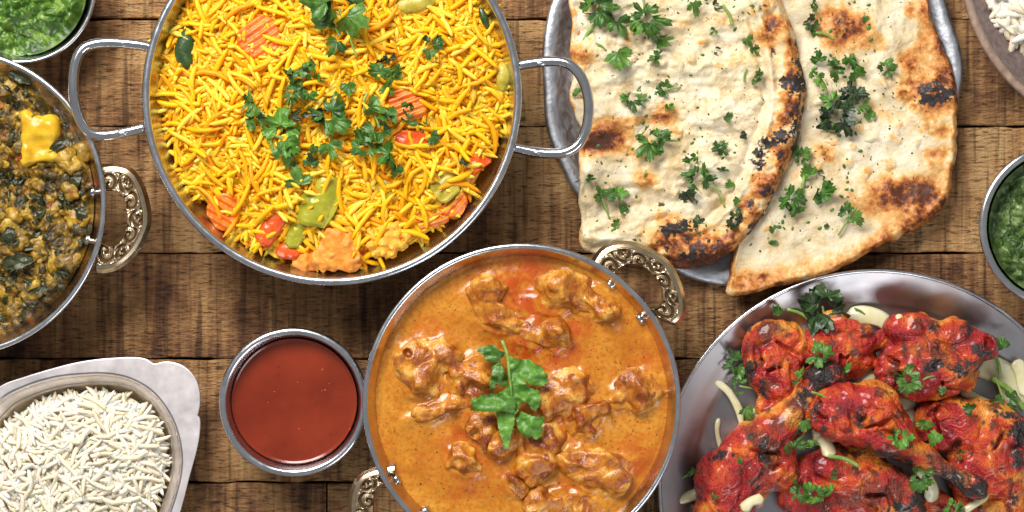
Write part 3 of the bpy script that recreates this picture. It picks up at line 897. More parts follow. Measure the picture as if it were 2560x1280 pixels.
def leaf_geo(seed, size, lobes=3, curl=.35, narrow=1.0, n=52, rings=6):
    """one toothed coriander leaflet in local units, attached at the origin and growing along +y"""
    rg = np.random.default_rng(seed)
    th = np.linspace(-2.05, 2.05, n)
    cs = np.linspace(-1.25, 1.25, lobes) + rg.uniform(-.12, .12, lobes)
    r = np.full(n, .30)
    for c in cs:
        L = rg.uniform(.82, 1.0)*(1.0 if abs(c) < .5 else .86)
        wd = rg.uniform(.50, .74)
        r = np.maximum(r, L*np.clip(1-np.abs((th-c)/wd)**2.2, 0, 1)**.5)
    r = r*(1+.09*np.sin(th*rg.uniform(17, 21)+rg.uniform(0, 6)))
    t = np.linspace(.03, 1, rings)[:, None]
    R = t*r
    x = R*np.sin(th)*narrow; y = R*np.cos(th)+.12
    a1, a2 = rg.uniform(0, 6.28, 2)
    zz = curl*(.5*np.sin(th*2+a1)*R**1.5 + .45*np.sin(x*4+a2)*R + .25*np.cos(y*5+a1)*R) + .06*np.cos(th*9)*R
    V = np.stack([x, y, zz], -1).reshape(-1, 3)*size
    F = [[i*n+j, i*n+j+1, (i+1)*n+j+1, (i+1)*n+j] for i in range(rings-1) for j in range(n-1)]
    vein = np.zeros((rings, n))
    for c in cs: vein = np.maximum(vein, np.exp(-((th-c)/.07)**2)*(1-t*.8))
    return V-np.array([0, size*.45, 0]), F, vein.ravel()

def frag(seed, size, narrow=.8):
    """a chopped piece of leaf: knife-straight on one side, toothed on the other, creased"""
    rg = np.random.default_rng(seed)
    V, F, ve = leaf_geo(seed, size, rg.integers(2, 4), .55, narrow, 40, 6)
    a = rg.uniform(0, 6.28); nrm = np.array([math.cos(a), math.sin(a)]); off = size*rg.uniform(.10, .30)
    ex = np.maximum(0, V[:, :2]@nrm - off)
    V[:, :2] -= ex[:, None]*nrm
    b = rg.uniform(0, 6.28); f = V[:, 0]*math.cos(b)+V[:, 1]*math.sin(b)
    V[:, 2] += rg.uniform(.25, .7)*np.abs(f-rg.uniform(-.1, .1)*size)
    return V, F, ve

frag_leaf = frag
# ------------------------------------------------------------------ spinach curry
ZG = 150.0
saag_c = W(-115, 507, ZG)
def saag_warp(X, Y): return X+14*fbm(X/40, Y/40, seed=61), Y+14*fbm(X/40, Y/40, seed=62)
def saag_h(X, Y, r):
    a, b = saag_warp(X, Y)
    f1, _, _ = worley(a/46, b/46, 71); g1, _, _ = worley(a/20, b/20, 73)
    return (26*(1-f1)**1.3 + 11*(1-g1) + 12*fbm(X/90, Y/90, seed=66) + 7*fbm(X/14, Y/14, seed=69))*(1-sstep(.93, 1, r)) - 4
def saag_cell(X, Y):
    a, b = saag_warp(X, Y)
    return worley(a/46, b/46, 71)[2]*.6+worley(a/20, b/20, 73)[2]*.4
saag = disc('spinach_curry', -117, 507, 352, ZG, saag_h, MAT['saag'], 'oily yellow brown spinach and vegetable curry in the brass handled pan', 'curry', 170, 520, {'cell': saag_cell})
def saag_z(px, py):
    c = W(px, py, ZG+15)
    return float(ZG + saag_h(np.array([[c[0]]]), np.array([[c[1]]]), np.array([[.5]]))[0, 0])

def ribbon(path, wid, seed, n=14, m=6, curl=.5):
    """crumpled leaf strip along world path points"""
    P = catmull(path, n); T = np.gradient(P, axis=0); T /= np.linalg.norm(T, axis=1, keepdims=True)+1e-9
    S = np.cross(T, (0, 0, 1.0)); S /= np.linalg.norm(S, axis=1, keepdims=True)+1e-9
    s = np.linspace(0, 1, n)[:, None]; w = np.linspace(-1, 1, m)[None, :]
    half = wid*.5*np.sin(np.clip(s*.92+.06, 0, 1)*math.pi)**.55*(1+.28*vnoise(s*5+0*w, w*2.0+0*s, 0.3, seed))
    Q = P[:, None]+S[:, None]*(half*w)[..., None]
    Q[..., 2] += curl*half*(w**2) + wid*.13*vnoise(s*4+0*w, w*1.5+0*s, 1.7, seed+2)
    V = Q.reshape(-1, 3)
    F = [[i*m+j, i*m+j+1, (i+1)*m+j+1, (i+1)*m+j] for i in range(n-1) for j in range(m-1)]
    vein = np.exp(-(w/.18)**2)+0*s
    return V, F, vein.ravel()

R2 = np.random.default_rng(12)
def in_frame_saag():
    while True:
        x, y = R2.uniform(-5, 232), R2.uniform(165, 835)
        if math.hypot(x+112, y-507) < 338 and not (55 < x < 160 and 275 < y < 440): return x, y
for i in range(170):
    x, y = in_frame_saag()
    z = saag_z(x, y)+R2.uniform(-9, 5); a = R2.uniform(0, 6.28); L = R2.uniform(12, 34)
    c = W(x, y, z); d = np.array([math.cos(a), math.sin(a), 0])
    nrm = np.array([-d[1], d[0], 0])
    if i % 2:
        V, F, _ = frag_leaf(900+i, L)
        V = V@rot_mat(a, R2.uniform(-.5, .5), R2.uniform(-.5, .5)).T + c
    else:
        V, F, _ = ribbon([c-d*L/2, c+nrm*R2.uniform(-9, 9)+(0, 0, R2.uniform(0, 8)), c+d*L/2], R2.uniform(5, 15), 300+i, curl=R2.uniform(-.6, .9))
    put('spinach_leaf', V, F, MAT['saag_leaf'], saag)
for i in range(60):
    x, y = in_frame_saag()
    z = saag_z(x, y); c = W(x, y, z)
    r = R2.uniform(10, 30); e = R2.uniform(.4, .8); yw = R2.uniform(0, 180)
    V, F = blob([ell((c[0], c[1], z-2), (r, r*e, r*.5), yw), ell((c[0]+r*R2.uniform(-.6, .6), c[1]+r*R2.uniform(-.6, .6), z-3), (r*.6, r*.45, r*.4), R2.uniform(0, 180))], 4.5, 6, ((18, 6), (8, 2.5)), seed=400+i, pad=12)
    put('vegetable_chunk', V, F, MAT['saag'] if i % 3 else MAT['saag_chunk'], saag, attrs={'cell': np.full(len(V), R2.uniform(.15, .95))})
# big dark leaf pieces the photo shows
for i, (x, y, L, wd, a) in enumerate(((50, 195, 60, 22, -25), (45, 655, 74, 40, 10), (150, 360, 56, 18, 30), (25, 590, 44, 34, 80), (190, 455, 40, 24, 60), (95, 725, 50, 16, 15), (205, 535, 34, 26, 70), (70, 620, 80, 14, 8))):
    z = saag_z(x, y)+12; c = W(x, y, z); a = math.radians(a); d = np.array([math.cos(a), math.sin(a), 0])
    V, F, _ = ribbon([c-d*L/2, c+(0, 0, 7), c+d*L/2], wd, 350+i, 20, 9, .25)
    put('spinach_leaf', V, F, MAT['saag_leaf'], saag)

def box_blob(c, half, yaw, rnd=8, h=4, seed=0, noise=((20, 2), (8, .8)), taper=0):
    R = np.array(half)
    lo = c-np.linalg.norm(R[:2])-14; hi = c+np.linalg.norm(R[:2])+14
    lo[2] = c[2]-R[2]-14; hi[2] = c[2]+R[2]+14
    n = np.ceil((hi-lo)/h).astype(int)+1
    X, Y, Z = np.meshgrid(*[lo[i]+h*np.arange(n[i]) for i in range(3)], indexing='ij')
    a = math.radians(yaw); x, y, z = X-c[0], Y-c[1], Z-c[2]
    x, y = x*math.cos(a)+y*math.sin(a), -x*math.sin(a)+y*math.cos(a)
    s = 1-taper*x/R[0]
    q = np.stack([np.abs(x)-R[0]+rnd, np.abs(y)/s-R[1]+rnd, np.abs(z)-R[2]+rnd])
    f = np.sqrt((np.maximum(q, 0)**2).sum(0))+np.minimum(q.max(0), 0)-rnd
    for i, (l, m) in enumerate(noise): f = f+m*vnoise(X/l, Y/l, Z/l, seed+i)
    return x, y, z, f, lo, h

z = ZG+15; c = W(104, 345, z)
x, y, zz, f, lo, h = box_blob(c, (43, 62, 24), 4, 16, 4, 5, ((44, 11), (16, 3)), .12)
V, F = surfnets(f, lo, h)
put('paneer_cube', V, F, MAT['paneer'], label='smooth yellow paneer block half sunk in the spinach curry', cat='paneer')

# ------------------------------------------------------------------ rice
def grain_variant(seed, L, r, bend):
    rg = np.random.default_rng(seed)
    n, seg = 6, 5
    t = np.array([0, .09, .35, .65, .90, 1])
    prof = np.array([.34, .80, 1, 1, .82, .30])*r*np.interp(np.arange(6), [0, 5], [1.04, .94])
    x = (t-.5)*L; y = bend*((2*t-1)**2-.5)*L; z = rg.uniform(-.05, .05)*((2*t-1)**2)*L
    tw = bend*2*np.sign(x)*t*0
    a = np.linspace(0, 2*math.pi, seg, endpoint=False)
    V = np.stack([np.repeat(x[:, None], seg, 1), y[:, None]+prof[:, None]*np.cos(a), z[:, None]+prof[:, None]*.85*np.sin(a)], -1).reshape(-1, 3)
    F = grid_faces(n, seg).tolist()
    F.append(list(range(seg))); F.append(list(range((n-1)*seg, n*seg))[::-1])
    return V, F

def rice(root, inside, hz, bbox, n_mass, n_top, mat, L0, r0, seed, tone, slope=None, roll=True, tilt=.22, lift=22, inside_top=None):
    rg = np.random.default_rng(seed)
    va = [grain_variant(seed*50+i, L0*f, r0*rg.uniform(.9, 1.1), b) for i, (f, b) in enumerate(
        zip((.55, .75, .88, .95, 1, 1.08, 1.18, 1.3, .92, 1.0, .66, 1.12), (.01, .05, .10, .04, .14, .08, .17, .10, -.06, .24, .14, .03)))]
    bases = [mesh('rice_grain', V, F, mat, {'tone': np.full(len(V), tone(rg))}) for V, F in va for _ in range(2)]
    def spot(ins):
        while True:
            x, y = rg.uniform(bbox[0], bbox[2]), rg.uniform(bbox[1], bbox[3])
            if ins(x, y): return x, y
    mb = MB()
    base = np.array(root.location)/U
    def pose(dz, ins=inside):
        x, y = spot(ins); z = hz(x, y)
        e = 12.0
        gx, gy = (hz(x+e, y)-hz(x-e, y))/(2*e), (hz(x, y+e)-hz(x, y-e))/(2*e)
        yaw = rg.uniform(0, 2*math.pi)
        pitch = -math.atan(gx*math.cos(yaw)+gy*math.sin(yaw)) + rg.normal(0, tilt)
        return np.array([x, y, z+dz]), (yaw, pitch, rg.uniform(-.9, .9) + (math.pi if rg.random() < .5 else 0))
    for i in range(n_mass):
        p, e = pose(lift*.75*(i/n_mass) - 8)
        V, F = va[rg.integers(len(va))]
        mb.add(V@rot_mat(*e).T + p, F, tone=tone(rg))
    mb.put('rice_mass', mat, root, kind='stuff')
    k = 0
    # top layer: spread so that each grain shows
    for i in range(n_top):
        p, e = pose(lift*.75 + rg.uniform(-2, lift*.35), inside_top or inside)
        o = bpy.data.objects.new('rice_grain', bases[rg.integers(len(bases))])
        COL.objects.link(o); o.parent = root
        o.location = tuple((p-base)*U)
        Rm = rot_mat(*e)
        from mathutils import Matrix
        o.rotation_euler = Matrix(Rm.tolist()).to_euler()

VEG = [(648, 93, 48), (1015, 258, 40), (562, 528, 36), (1138, 512, 26), (1080, 545, 26), (1022, 345, 24), (678, 565, 30), (722, 628, 22), (1185, 412, 20), (795, 500, 44), (742, 578, 20), (1108, 462, 28), (968, 468, 24), (1035, 10, 34), (1255, 195, 20), (462, 112, 24), (470, 150, 16), (845, 620, 50), (775, 655, 26), (965, 605, 52), (1210, 45, 12)]
# saffron rice heap
RB = 437.0
yc = W(829, 238, 190)
def yh(x, y):
    d = math.hypot(x-yc[0], y-yc[1])/(RB*K(190))
    return 160 + 46*max(0.0, 1-d*d)**.75 + 7*math.sin(x*.017+1)*math.cos(y*.021)
yr = empty('yellow_rice', (yc[0], yc[1], 60), 'heap of bright yellow saffron rice filling the wide pan', 'rice')
_ang = np.linspace(0, 2*math.pi, 64, endpoint=False)
_rn = 1 + .035*fbm(np.cos(_ang)*2.2, np.sin(_ang)*2.2, seed=3)
def yin(x, y):
    a = math.atan2(y-yc[1], x-yc[0]) % (2*math.pi)
    qx, qy = PX(x, y, 205)
    for vx, vy, vr in VEG:
        if (qx-vx)**2+(qy-vy)**2 < vr*vr*1.5 and (int(qx*7.3+qy*3.1) % 10) < 8: return False
    return math.hypot(x-yc[0], y-yc[1]) < (RB-17)*K(190)*np.interp(a, np.r_[_ang, 2*math.pi], np.r_[_rn, _rn[0]])
th = np.linspace(0, 2*math.pi, 200, endpoint=False)
rows = [np.stack([yc[0]+RB*.965*f*np.cos(th), yc[1]+RB*.965*f*np.sin(th), [yh(yc[0]+RB*.965*f*math.cos(a), yc[1]+RB*.965*f*math.sin(a))-4 for a in th]], 1) for f in np.linspace(.005, .95, 50)]
rows.append(np.stack([yc[0]+RB*.92*np.cos(th), yc[1]+RB*.92*np.sin(th), np.full(200, 110.0)], 1))
put('rice_bed', np.concatenate(rows), grid_faces(len(rows), 200), MAT['rice_bed'], yr)
rice(yr, yin, yh, (yc[0]-RB, yc[1]-RB, yc[0]+RB, yc[1]+RB), 4500, 300, MAT['yellow_grain'], 92, 7.0, 3,
     lambda g: float(np.clip(g.normal(.46, .26) + (.5 if g.random() < .07 else 0), 0, 1.2)), inside_top=lambda x, y: PX(x, y, 190)[1] > -20 and yin(x, y))

# white rice in the oval dish
wc = np.array([dish_c[0], dish_c[1]])
def w_out(x, y, off=0):
    a = math.atan2(y-wc[1], x-wc[0]); r = np.interp(a, np.r_[dish_T, math.pi], np.r_[dish_R, dish_R[0]])
    return math.hypot(x-wc[0], y-wc[1])/(r-48-off)
def wh(x, y):
    d = w_out(x, y)
    return 58 + 46*max(0.0, 1-d*d)**.7 + 5*math.sin(x*.03)*math.cos(y*.026+1)
wr = empty('white_rice', (wc[0], wc[1], 20), 'plain white rice heaped in the notched oval steel dish', 'rice')
rows = []
TT = np.linspace(-math.pi, math.pi, 200, endpoint=False); RR = np.interp(TT, dish_T, dish_R)-50
for f in np.linspace(.005, 1, 40):
    xs, ys = wc[0]+RR*f*np.cos(TT), wc[1]+RR*f*np.sin(TT)
    rows.append(np.stack([xs, ys, [wh(a, b)-4 for a, b in zip(xs, ys)]], 1))
rows.append(np.stack([wc[0]+RR*.97*np.cos(TT), wc[1]+RR*.97*np.sin(TT), np.full(200, 20.0)], 1))
put('rice_bed', np.concatenate(rows), grid_faces(len(rows), 200), MAT['white_bed'], wr)
def win(x, y):
    px, py = PX(x, y, 80)
    return w_out(x, y, 20) < 1
a, b = W(-170, 1560, 80), W(470, 900, 80)
wt = lambda g: float(np.clip(g.normal(.58, .2), 0, 1))
rice(wr, win, wh, (a[0], a[1], b[0], b[1]), 5200, 300, MAT['white_grain'], 76, 6.7, 5, wt, lift=20, inside_top=lambda x, y: win(x, y) and PX(x, y, 80)[0] > -20 and PX(x, y, 80)[1] < 1300)

# white rice on the stoneware plate
qc = W(2690, -60, 40)
def qh(x, y):
    d = math.hypot(x-qc[0], y-qc[1])/225
    return 22 + 70*max(0.0, 1-d*d)**.7
qr = empty('plated_rice', (qc[0], qc[1], 14), 'small corner of white rice on the mauve stoneware plate', 'rice')
rows = [np.stack([qc[0]+210*f*np.cos(th), qc[1]+210*f*np.sin(th), [qh(qc[0]+210*f*math.cos(a), qc[1]+210*f*math.sin(a))-4 for a in th]], 1) for f in np.linspace(.005, 1, 24)]
rows.append(np.stack([qc[0]+205*np.cos(th), qc[1]+205*np.sin(th), np.full(200, 16.0)], 1))
put('rice_bed', np.concatenate(rows), grid_faces(len(rows), 200), MAT['white_bed'], qr)
def qin(x, y):
    px, py = PX(x, y, 50)
    return math.hypot(x-qc[0], y-qc[1]) < 222
rice(qr, qin, qh, (qc[0]-230, qc[1]-230, qc[0]+230, qc[1]+230), 620, 40, MAT['white_grain'], 70, 9.5, 9, wt, lift=20, inside_top=lambda x, y: qin(x, y) and PX(x, y, 50)[0] < 2570 and PX(x, y, 50)[1] > -10)

# cumin seeds in the white rice
for i, (x, y) in enumerate(((15, 1160), (78, 1148), (15, 1262), (228, 1148))):
    wp = W(x, y, 110); z = wh(wp[0], wp[1])+29
    V, F = tube([W(x-8, y-12, z), W(x, y, z+2), W(x+7, y+13, z)], [1.2, 3.2, 1], 10, 6)
    put('cumin_seed', V, F, MAT['seed'], label=['upper cumin seed at the frame edge on the white rice', 'cumin seed a little inside the frame edge on the white rice', 'lower cumin seed at the frame edge on the white rice', 'cumin seed in the middle of the white rice heap'][i], cat='cumin seed', group='cumin seeds on the white rice')

# ------------------------------------------------------------------ vegetables in the saffron rice
def yz(px, py, dz=0):
    z = 190
    for _ in range(3):
        c = W(px, py, z); z = yh(c[0], c[1])+dz
    return z
def crinkle(px, py, rx, ry, yaw, label, mat='carrot', wave=6.0, lam=17, lift=14, name='carrot_slice', cat='carrot slice', thick=10, tilt=0.0, curve=0.0, sq=.42):
    z = yz(px, py, lift+5); c = W(px, py, z)
    n = 44
    u = np.linspace(-1, 1, n); X, Y = np.meshgrid(u, u, indexing='ij')
    # square-circle blend gives a rounded slice
    x = X*np.sqrt(1-Y*Y*sq)*rx*(1+.06*np.sin(Y*3+px)); y = Y*np.sqrt(1-X*X*sq)*ry*(1+.07*np.sin(X*2.6+py))
    zt = wave*np.sin(y/lam*2*math.pi)*.5 + 1.2*fbm(x/14, y/14, seed=int(px)) 
    rim = np.maximum(np.abs(X), np.abs(Y)); zt = zt - 5*sstep(.86, 1, rim) - curve*(x/rx)**2
    a = math.radians(yaw)
    def pl(zv):
        xx, yy = x*math.cos(a)-y*math.sin(a), x*math.sin(a)+y*math.cos(a)
        return np.stack([c[0]+xx, c[1]+yy, c[2]+zv+tilt*yy], -1).reshape(-1, 3)
    V = np.concatenate([pl(zt), pl(zt*0-thick*2)])
    F = grid_faces(n, n, False)
    F2 = F[:, ::-1]+n*n
    F = F.tolist()+F2.tolist()
    ring = [i*n for i in range(n)]+[(n-1)*n+j for j in range(1, n)]+[i*n+n-1 for i in range(n-2, -1, -1)]+[j for j in range(n-2, 0, -1)]
    for i in range(len(ring)):
        p, q = ring[i], ring[(i+1) % len(ring)]
        F.append([p, q, q+n*n, p+n*n])
    me = put(name, V, F, MAT[mat], label=label, cat=cat, group='vegetables in the saffron rice')
    bm = bmesh.new(); bm.from_mesh(me.data); bmesh.ops.recalc_face_normals(bm, faces=bm.faces); bm.to_mesh(me.data); bm.free()
    return me
def vegblob(px, py, lobes, mat, name, cat, label, noise=((26, 3), (10, 1)), lift=4, h=4, k=10):
    z = yz(px, py, lift); prims = []
    for (dx, dy, rx, ry, rz, yw) in lobes:
        c = W(px+dx, py+dy, z); prims.append(ell((c[0], c[1], z+(rz-14)*.2), (rx, ry, rz), yw))
    V, F = blob(prims, h, k, noise, seed=int(px+py), pad=14)
    put(name, V, F, MAT[mat], label=label, cat=cat, group='vegetables in the saffron rice')
crinkle(648, 93, 52, 50, 35, 'big crinkle cut carrot slice near the top edge of the yellow rice')
crinkle(1015, 262, 46, 46, 20, 'crinkle cut carrot slice half buried beside the coriander trail in yellow rice')
crinkle(562, 528, 42, 44, -30, 'carrot slice against the lower pan wall beside yellow grains', tilt=.15)
crinkle(1138, 512, 34, 26, 50, 'small crinkled carrot slice by the pan wall', lift=8)
crinkle(1080, 545, 44, 26, 20, 'flat carrot slice beneath loose grains near the cauliflower', lift=6)
crinkle(1022, 345, 46, 19, -8, 'glossy red tomato strip just below a carrot slice', 'tomato', 0, 30, 18, 'tomato_strip', 'tomato strip', 6, curve=8, sq=.2)
crinkle(678, 565, 27, 52, -32, 'orange red tomato wedge near the lower pan wall', 'tomato', 0, 30, 18, 'tomato_wedge', 'tomato wedge', 9, curve=12, sq=.3)
vegblob(722, 628, [(0, 0, 30, 22, 16, 0)], 'tomato', 'tomato_piece', 'tomato piece', 'small dark red tomato piece at the heap foot', lift=10)
crinkle(1185, 412, 42, 22, 35, 'red tomato sliver by the far pan wall under grains', 'tomato', 0, 30, 12, 'tomato_sliver', 'tomato sliver', 6, curve=7, sq=.25)
crinkle(800, 500, 42, 70, -22, 'largest olive green pepper piece in the yellow rice', 'pepper', 0, 30, 20, 'green_pepper', 'green pepper', 5, curve=16, sq=.28)
crinkle(742, 580, 22, 40, -24, 'narrow green pepper strip below the large pepper piece', 'pepper', 0, 30, 14, 'green_pepper', 'green pepper', 5, curve=9, sq=.2)
crinkle(1108, 462, 34, 40, 30, 'pale green zucchini chunk near the far pan wall', 'zucchini', 1.5, 24, 16, 'zucchini_chunk', 'zucchini', 9, curve=6, sq=.3)
vegblob(968, 468, [(0, 0, 30, 34, 16, 0)], 'zucchini', 'zucchini_chunk', 'zucchini', 'yellow green zucchini chunk under the coriander trail', lift=2)
vegblob(1035, 10, [(0, 0, 50, 22, 16, 10)], 'zucchini', 'zucchini_chunk', 'zucchini', 'zucchini slice at the top edge of the rice', lift=12)
vegblob(1255, 195, [(0, 0, 18, 34, 16, 0)], 'zucchini', 'zucchini_chunk', 'zucchini', 'zucchini end tucked against the wire handle side', lift=14)
vegblob(462, 112, [(0, 0, 22, 46, 12, -18), (6, 40, 14, 20, 10, 0)], 'dark_skin', 'zucchini_peel', 'zucchini', 'dark green zucchini peel piece on the heap edge', ((20, 2),), lift=16)
vegblob(1210, 45, [(0, 0, 10, 30, 9, 22)], 'dark_skin', 'green_bean', 'green bean', 'short dark green bean by the upper pan wall', ((20, 1),), lift=20)
vegblob(845, 615, [(0, 0, 50, 46, 24, 10), (-30, 34, 34, 30, 20, 0), (26, 30, 30, 30, 20, 0)], 'potato', 'potato_chunk', 'potato', 'orange stained potato chunk at the heap foot', ((30, 9), (13, 4), (7, 1.5)), lift=8, h=3.4)
vegblob(775, 655, [(0, 0, 38, 24, 18, 0), (30, -6, 24, 20, 16, 0)], 'potato', 'potato_chunk', 'potato', 'broken potato chunk lowest on the heap', ((24, 7), (11, 3.5), (6, 1.5)), lift=8, h=3.4)
vegblob(968, 600, [(0, 0, 40, 36, 16, 0)] + [(52*math.cos(q*2.4)*math.sqrt(q/15), 42*math.sin(q*2.4)*math.sqrt(q/15), 17-q*.3, 16-q*.2, 26-q*.6, 0) for q in range(15)], 'cauliflower', 'cauliflower_floret', 'cauliflower', 'knobbly yellow cauliflower floret at the heap foot', ((12, 4.5), (6, 2.2)), lift=8, k=4, h=3.2)

# ------------------------------------------------------------------ naan
def rotgauss(px, py, x, y, rx, ry, yaw=0):
    a = math.radians(yaw); dx, dy = px-x, py-y
    u, v = (dx*math.cos(a)+dy*math.sin(a))/rx, (-dx*math.sin(a)+dy*math.cos(a))/ry
    return np.exp(-(u*u+v*v)*.9)
def polydist(px, py, pts):
    d = np.full(px.shape, 1e9)
    for (x0, y0), (x1, y1) in zip(pts[:-1], pts[1:]):
        L = (x1-x0)**2+(y1-y0)**2
        t = np.clip(((px-x0)*(x1-x0)+(py-y0)*(y1-y0))/L, 0, 1)
        d = np.minimum(d, np.hypot(px-x0-t*(x1-x0), py-y0-t*(y1-y0)))
    return d

def naan(label, pts, centre, zb, thick, height, toast, char, seed, nr=150, ns=560, jit=.008):
    c = W(*centre, zb)[:2]
    T, R = polar_outline(pts, c, ns, zb+thick*.6)
    R = R*(1+jit*fbm(np.cos(T)*14, np.sin(T)*14, oct=3, seed=seed))
    ts = 1-(1-np.linspace(0.004, 1, nr))**1.25
    X = c[0]+R*ts[:, None]*np.cos(T); Y = c[1]+R*ts[:, None]*np.sin(T)
    px, py = PX(X, Y, zb+thick)
    de = (1-ts[:, None])*R[None, :]
    dome = np.sqrt(np.clip(1-(1-np.clip(de/16, 0, 1))**2, 0, 1))
    H = zb + thick*(.25+.75*dome) + height(px, py, de)*sstep(0, 22, de)
    tz = toast(px, py, de); cz = char(px, py, de)
    top = np.stack([X, Y, H], -1)
    bot = [np.stack([c[0]+R*f*np.cos(T), c[1]+R*f*np.sin(T), np.full(ns, zz)], -1)[None] for f, zz in ((.985, zb), (.9, zb-1), (.02, zb-1))]
    V = np.concatenate([top]+bot).reshape(-1, 3)
    ex = np.zeros((3, ns))+.5
    t = empty('naan_bread', (c[0], c[1], zb), label, 'naan', 'naan breads on the platter')
    put('flatbread', V, grid_faces(nr+3, ns), MAT['naan'], t, attrs={'toast': np.concatenate([tz, ex]).ravel(), 'char': np.concatenate([cz, ex*0]).ravel()})
    return t, (lambda x, y: float((lambda a, b: zb+thick+height(a, b, np.full((1, 1), 99.))[0, 0])(np.array([[float(x)]]), np.array([[float(y)]]))))

# --- the upper naan, folded and charred along one side
N1 = [(1424, -20), (1432, 60), (1424, 120), (1432, 190), (1424, 240), (1440, 290), (1455, 330), (1448, 390), (1450, 440), (1446, 500), (1452, 550), (1447, 605), (1470, 632), (1540, 640), (1620, 655), (1690, 668), (1735, 668), (1790, 650), (1835, 625), (1870, 590), (1905, 545), (1935, 490), (1962, 430), (1990, 370), (2004, 310), (2014, 250), (2012, 200), (2000, 150), (1990, 90), (1970, 40), (1950, -10), (1920, -90), (1700, -160), (1480, -110)]
FOLD1 = [(1925, -20), (1950, 60), (1968, 150), (1978, 240), (1965, 320), (1935, 400), (1905, 480), (1865, 550), (1800, 605), (1730, 630), (1665, 615)]
def blister(px, py, seed):
    """small raised bubbles, in patches; returns height and scorch on their tops"""
    wx, wy = px+9*fbm(px/30, py/30, seed=seed), py+9*fbm(px/30, py/30, seed=seed+1)
    f1, _, cid = worley(wx/44, wy/40, seed+2)
    pat = sstep(-.25, .5, fbm(px/150, py/130, seed=seed+4))
    on = (cid > .62)*pat
    return on*9*sstep(.55, .1, f1), on*sstep(.42, .12, f1)*(cid-.5)*1.5
def n1h(px, py, de):
    f = polydist(px, py, FOLD1)
    h = 26*np.exp(-(f/38)**2)
    h = h + 10*fbm(px/90, py/42, seed=81) + 9*np.sin(py/21+1.8*fbm(px/110, py/60, seed=83))*(.35+.65*sstep(-.3, .4, fbm(px/130, py/90, seed=84)))*sstep(25, 90, f)
    h = h + 3.5*fbm(px/24, py/22, seed=85) + blister(px, py, 201)[0] + 14*rotgauss(px, py, 1505, 335, 36, 26) + 12*rotgauss(px, py, 1455, 135, 30, 34) + 16*rotgauss(px, py, 1560, 620, 90, 26, -12)
    for x, y in ((1480, 180), (1590, 250), (1760, 250), (1700, 120), (1620, 480), (1840, 440)): h = h - 9*rotgauss(px, py, x, y, 22, 16)
    # the raised inner lip of the fold
    h = h + 13*np.exp(-((f-46)/10)**2) - 9*np.exp(-((f-68)/10)**2)
    return h
def n1t(px, py, de):
    f = polydist(px, py, FOLD1)
    n = fbm(px/30, py/30, seed=91)
    t = (.42*np.exp(-(f/38)**2)*sstep(0, 100, py) + .16*np.exp(-(f/30)**2))*(1+.9*n) + .55*blister(px, py, 201)[1]
    for x, y, a, b, r, s in ((1455, 140, 38, 30, 0, .45), (1512, 335, 42, 36, 0, .75), (1480, 362, 50, 22, -10, .7), (1560, 372, 60, 40, 0, .30), (1662, 283, 36, 26, 0, .5), (1612, 446, 28, 22, 0, .42), (1720, 590, 95, 42, 8, .6), (1600, 300, 70, 14, 0, .35), (1755, 60, 80, 26, 0, .22), (1720, 340, 90, 24, 0, .16), (1850, 150, 40, 30, 0, .2), (1700, 650, 90, 22, 6, .5), (1800, 640, 60, 20, -15, .6), (1930, 80, 34, 30, 0, .5), (1560, 640, 70, 14, 0, .3)):
        t = t + s*rotgauss(px, py, x, y, a, b, r)*(1+.45*n)
    t = t + .34*np.exp(-de/7)*(1+.9*n)
    return np.clip(t + .10*np.maximum(0, fbm(px/70, py/50, seed=94)), 0, 1.1)
def n1c(px, py, de):
    n = fbm(px/16, py/16, seed=95); c = 0
    for x, y, a, b, r, s in ((1986, 215, 30, 32, 10, .95), (1996, 290, 18, 40, 10, .75), (1895, 395, 24, 34, 15, .85), (1915, 350, 20, 24, 20, .55), (1715, 560, 46, 15, -8, .8), (1690, 580, 50, 22, 0, .6), (1930, 130, 34, 16, 30, .5), (1990, 108, 10, 12, 0, .9), (1955, 470, 12, 46, 28, .65), (1855, 615, 40, 10, -40, .6), (1652, 512, 14, 8, 0, .8), (1940, 350, 26, 26, 0, .45), (1478, 366, 22, 14, 0, .5), (1905, 20, 14, 10, 0, .5), (1990, 360, 10, 30, 20, .6), (1720, 640, 40, 12, 10, .35)):
        c = c + s*rotgauss(px, py, x, y, a, b, r)
    f = polydist(px, py, FOLD1)
    c = c + .85*np.exp(-(de/15)**2)*sstep(1850, 1930, px)*sstep(-.35, .25, fbm(px/40, py/60, seed=98))*sstep(60, 160, py)
    c = c + .75*sstep(.25, .75, fbm(px/26, py/30, seed=97))*np.exp(-(f/34)**2)*sstep(60, 160, py)
    return np.clip(c*(1+.35*n), 0, 1)
naan1, z1 = naan('folded naan with charred rolled edge overlapping the other bread, covered in coriander', N1, (1720, 280), 66, 16, n1h, n1t, n1c, 1)

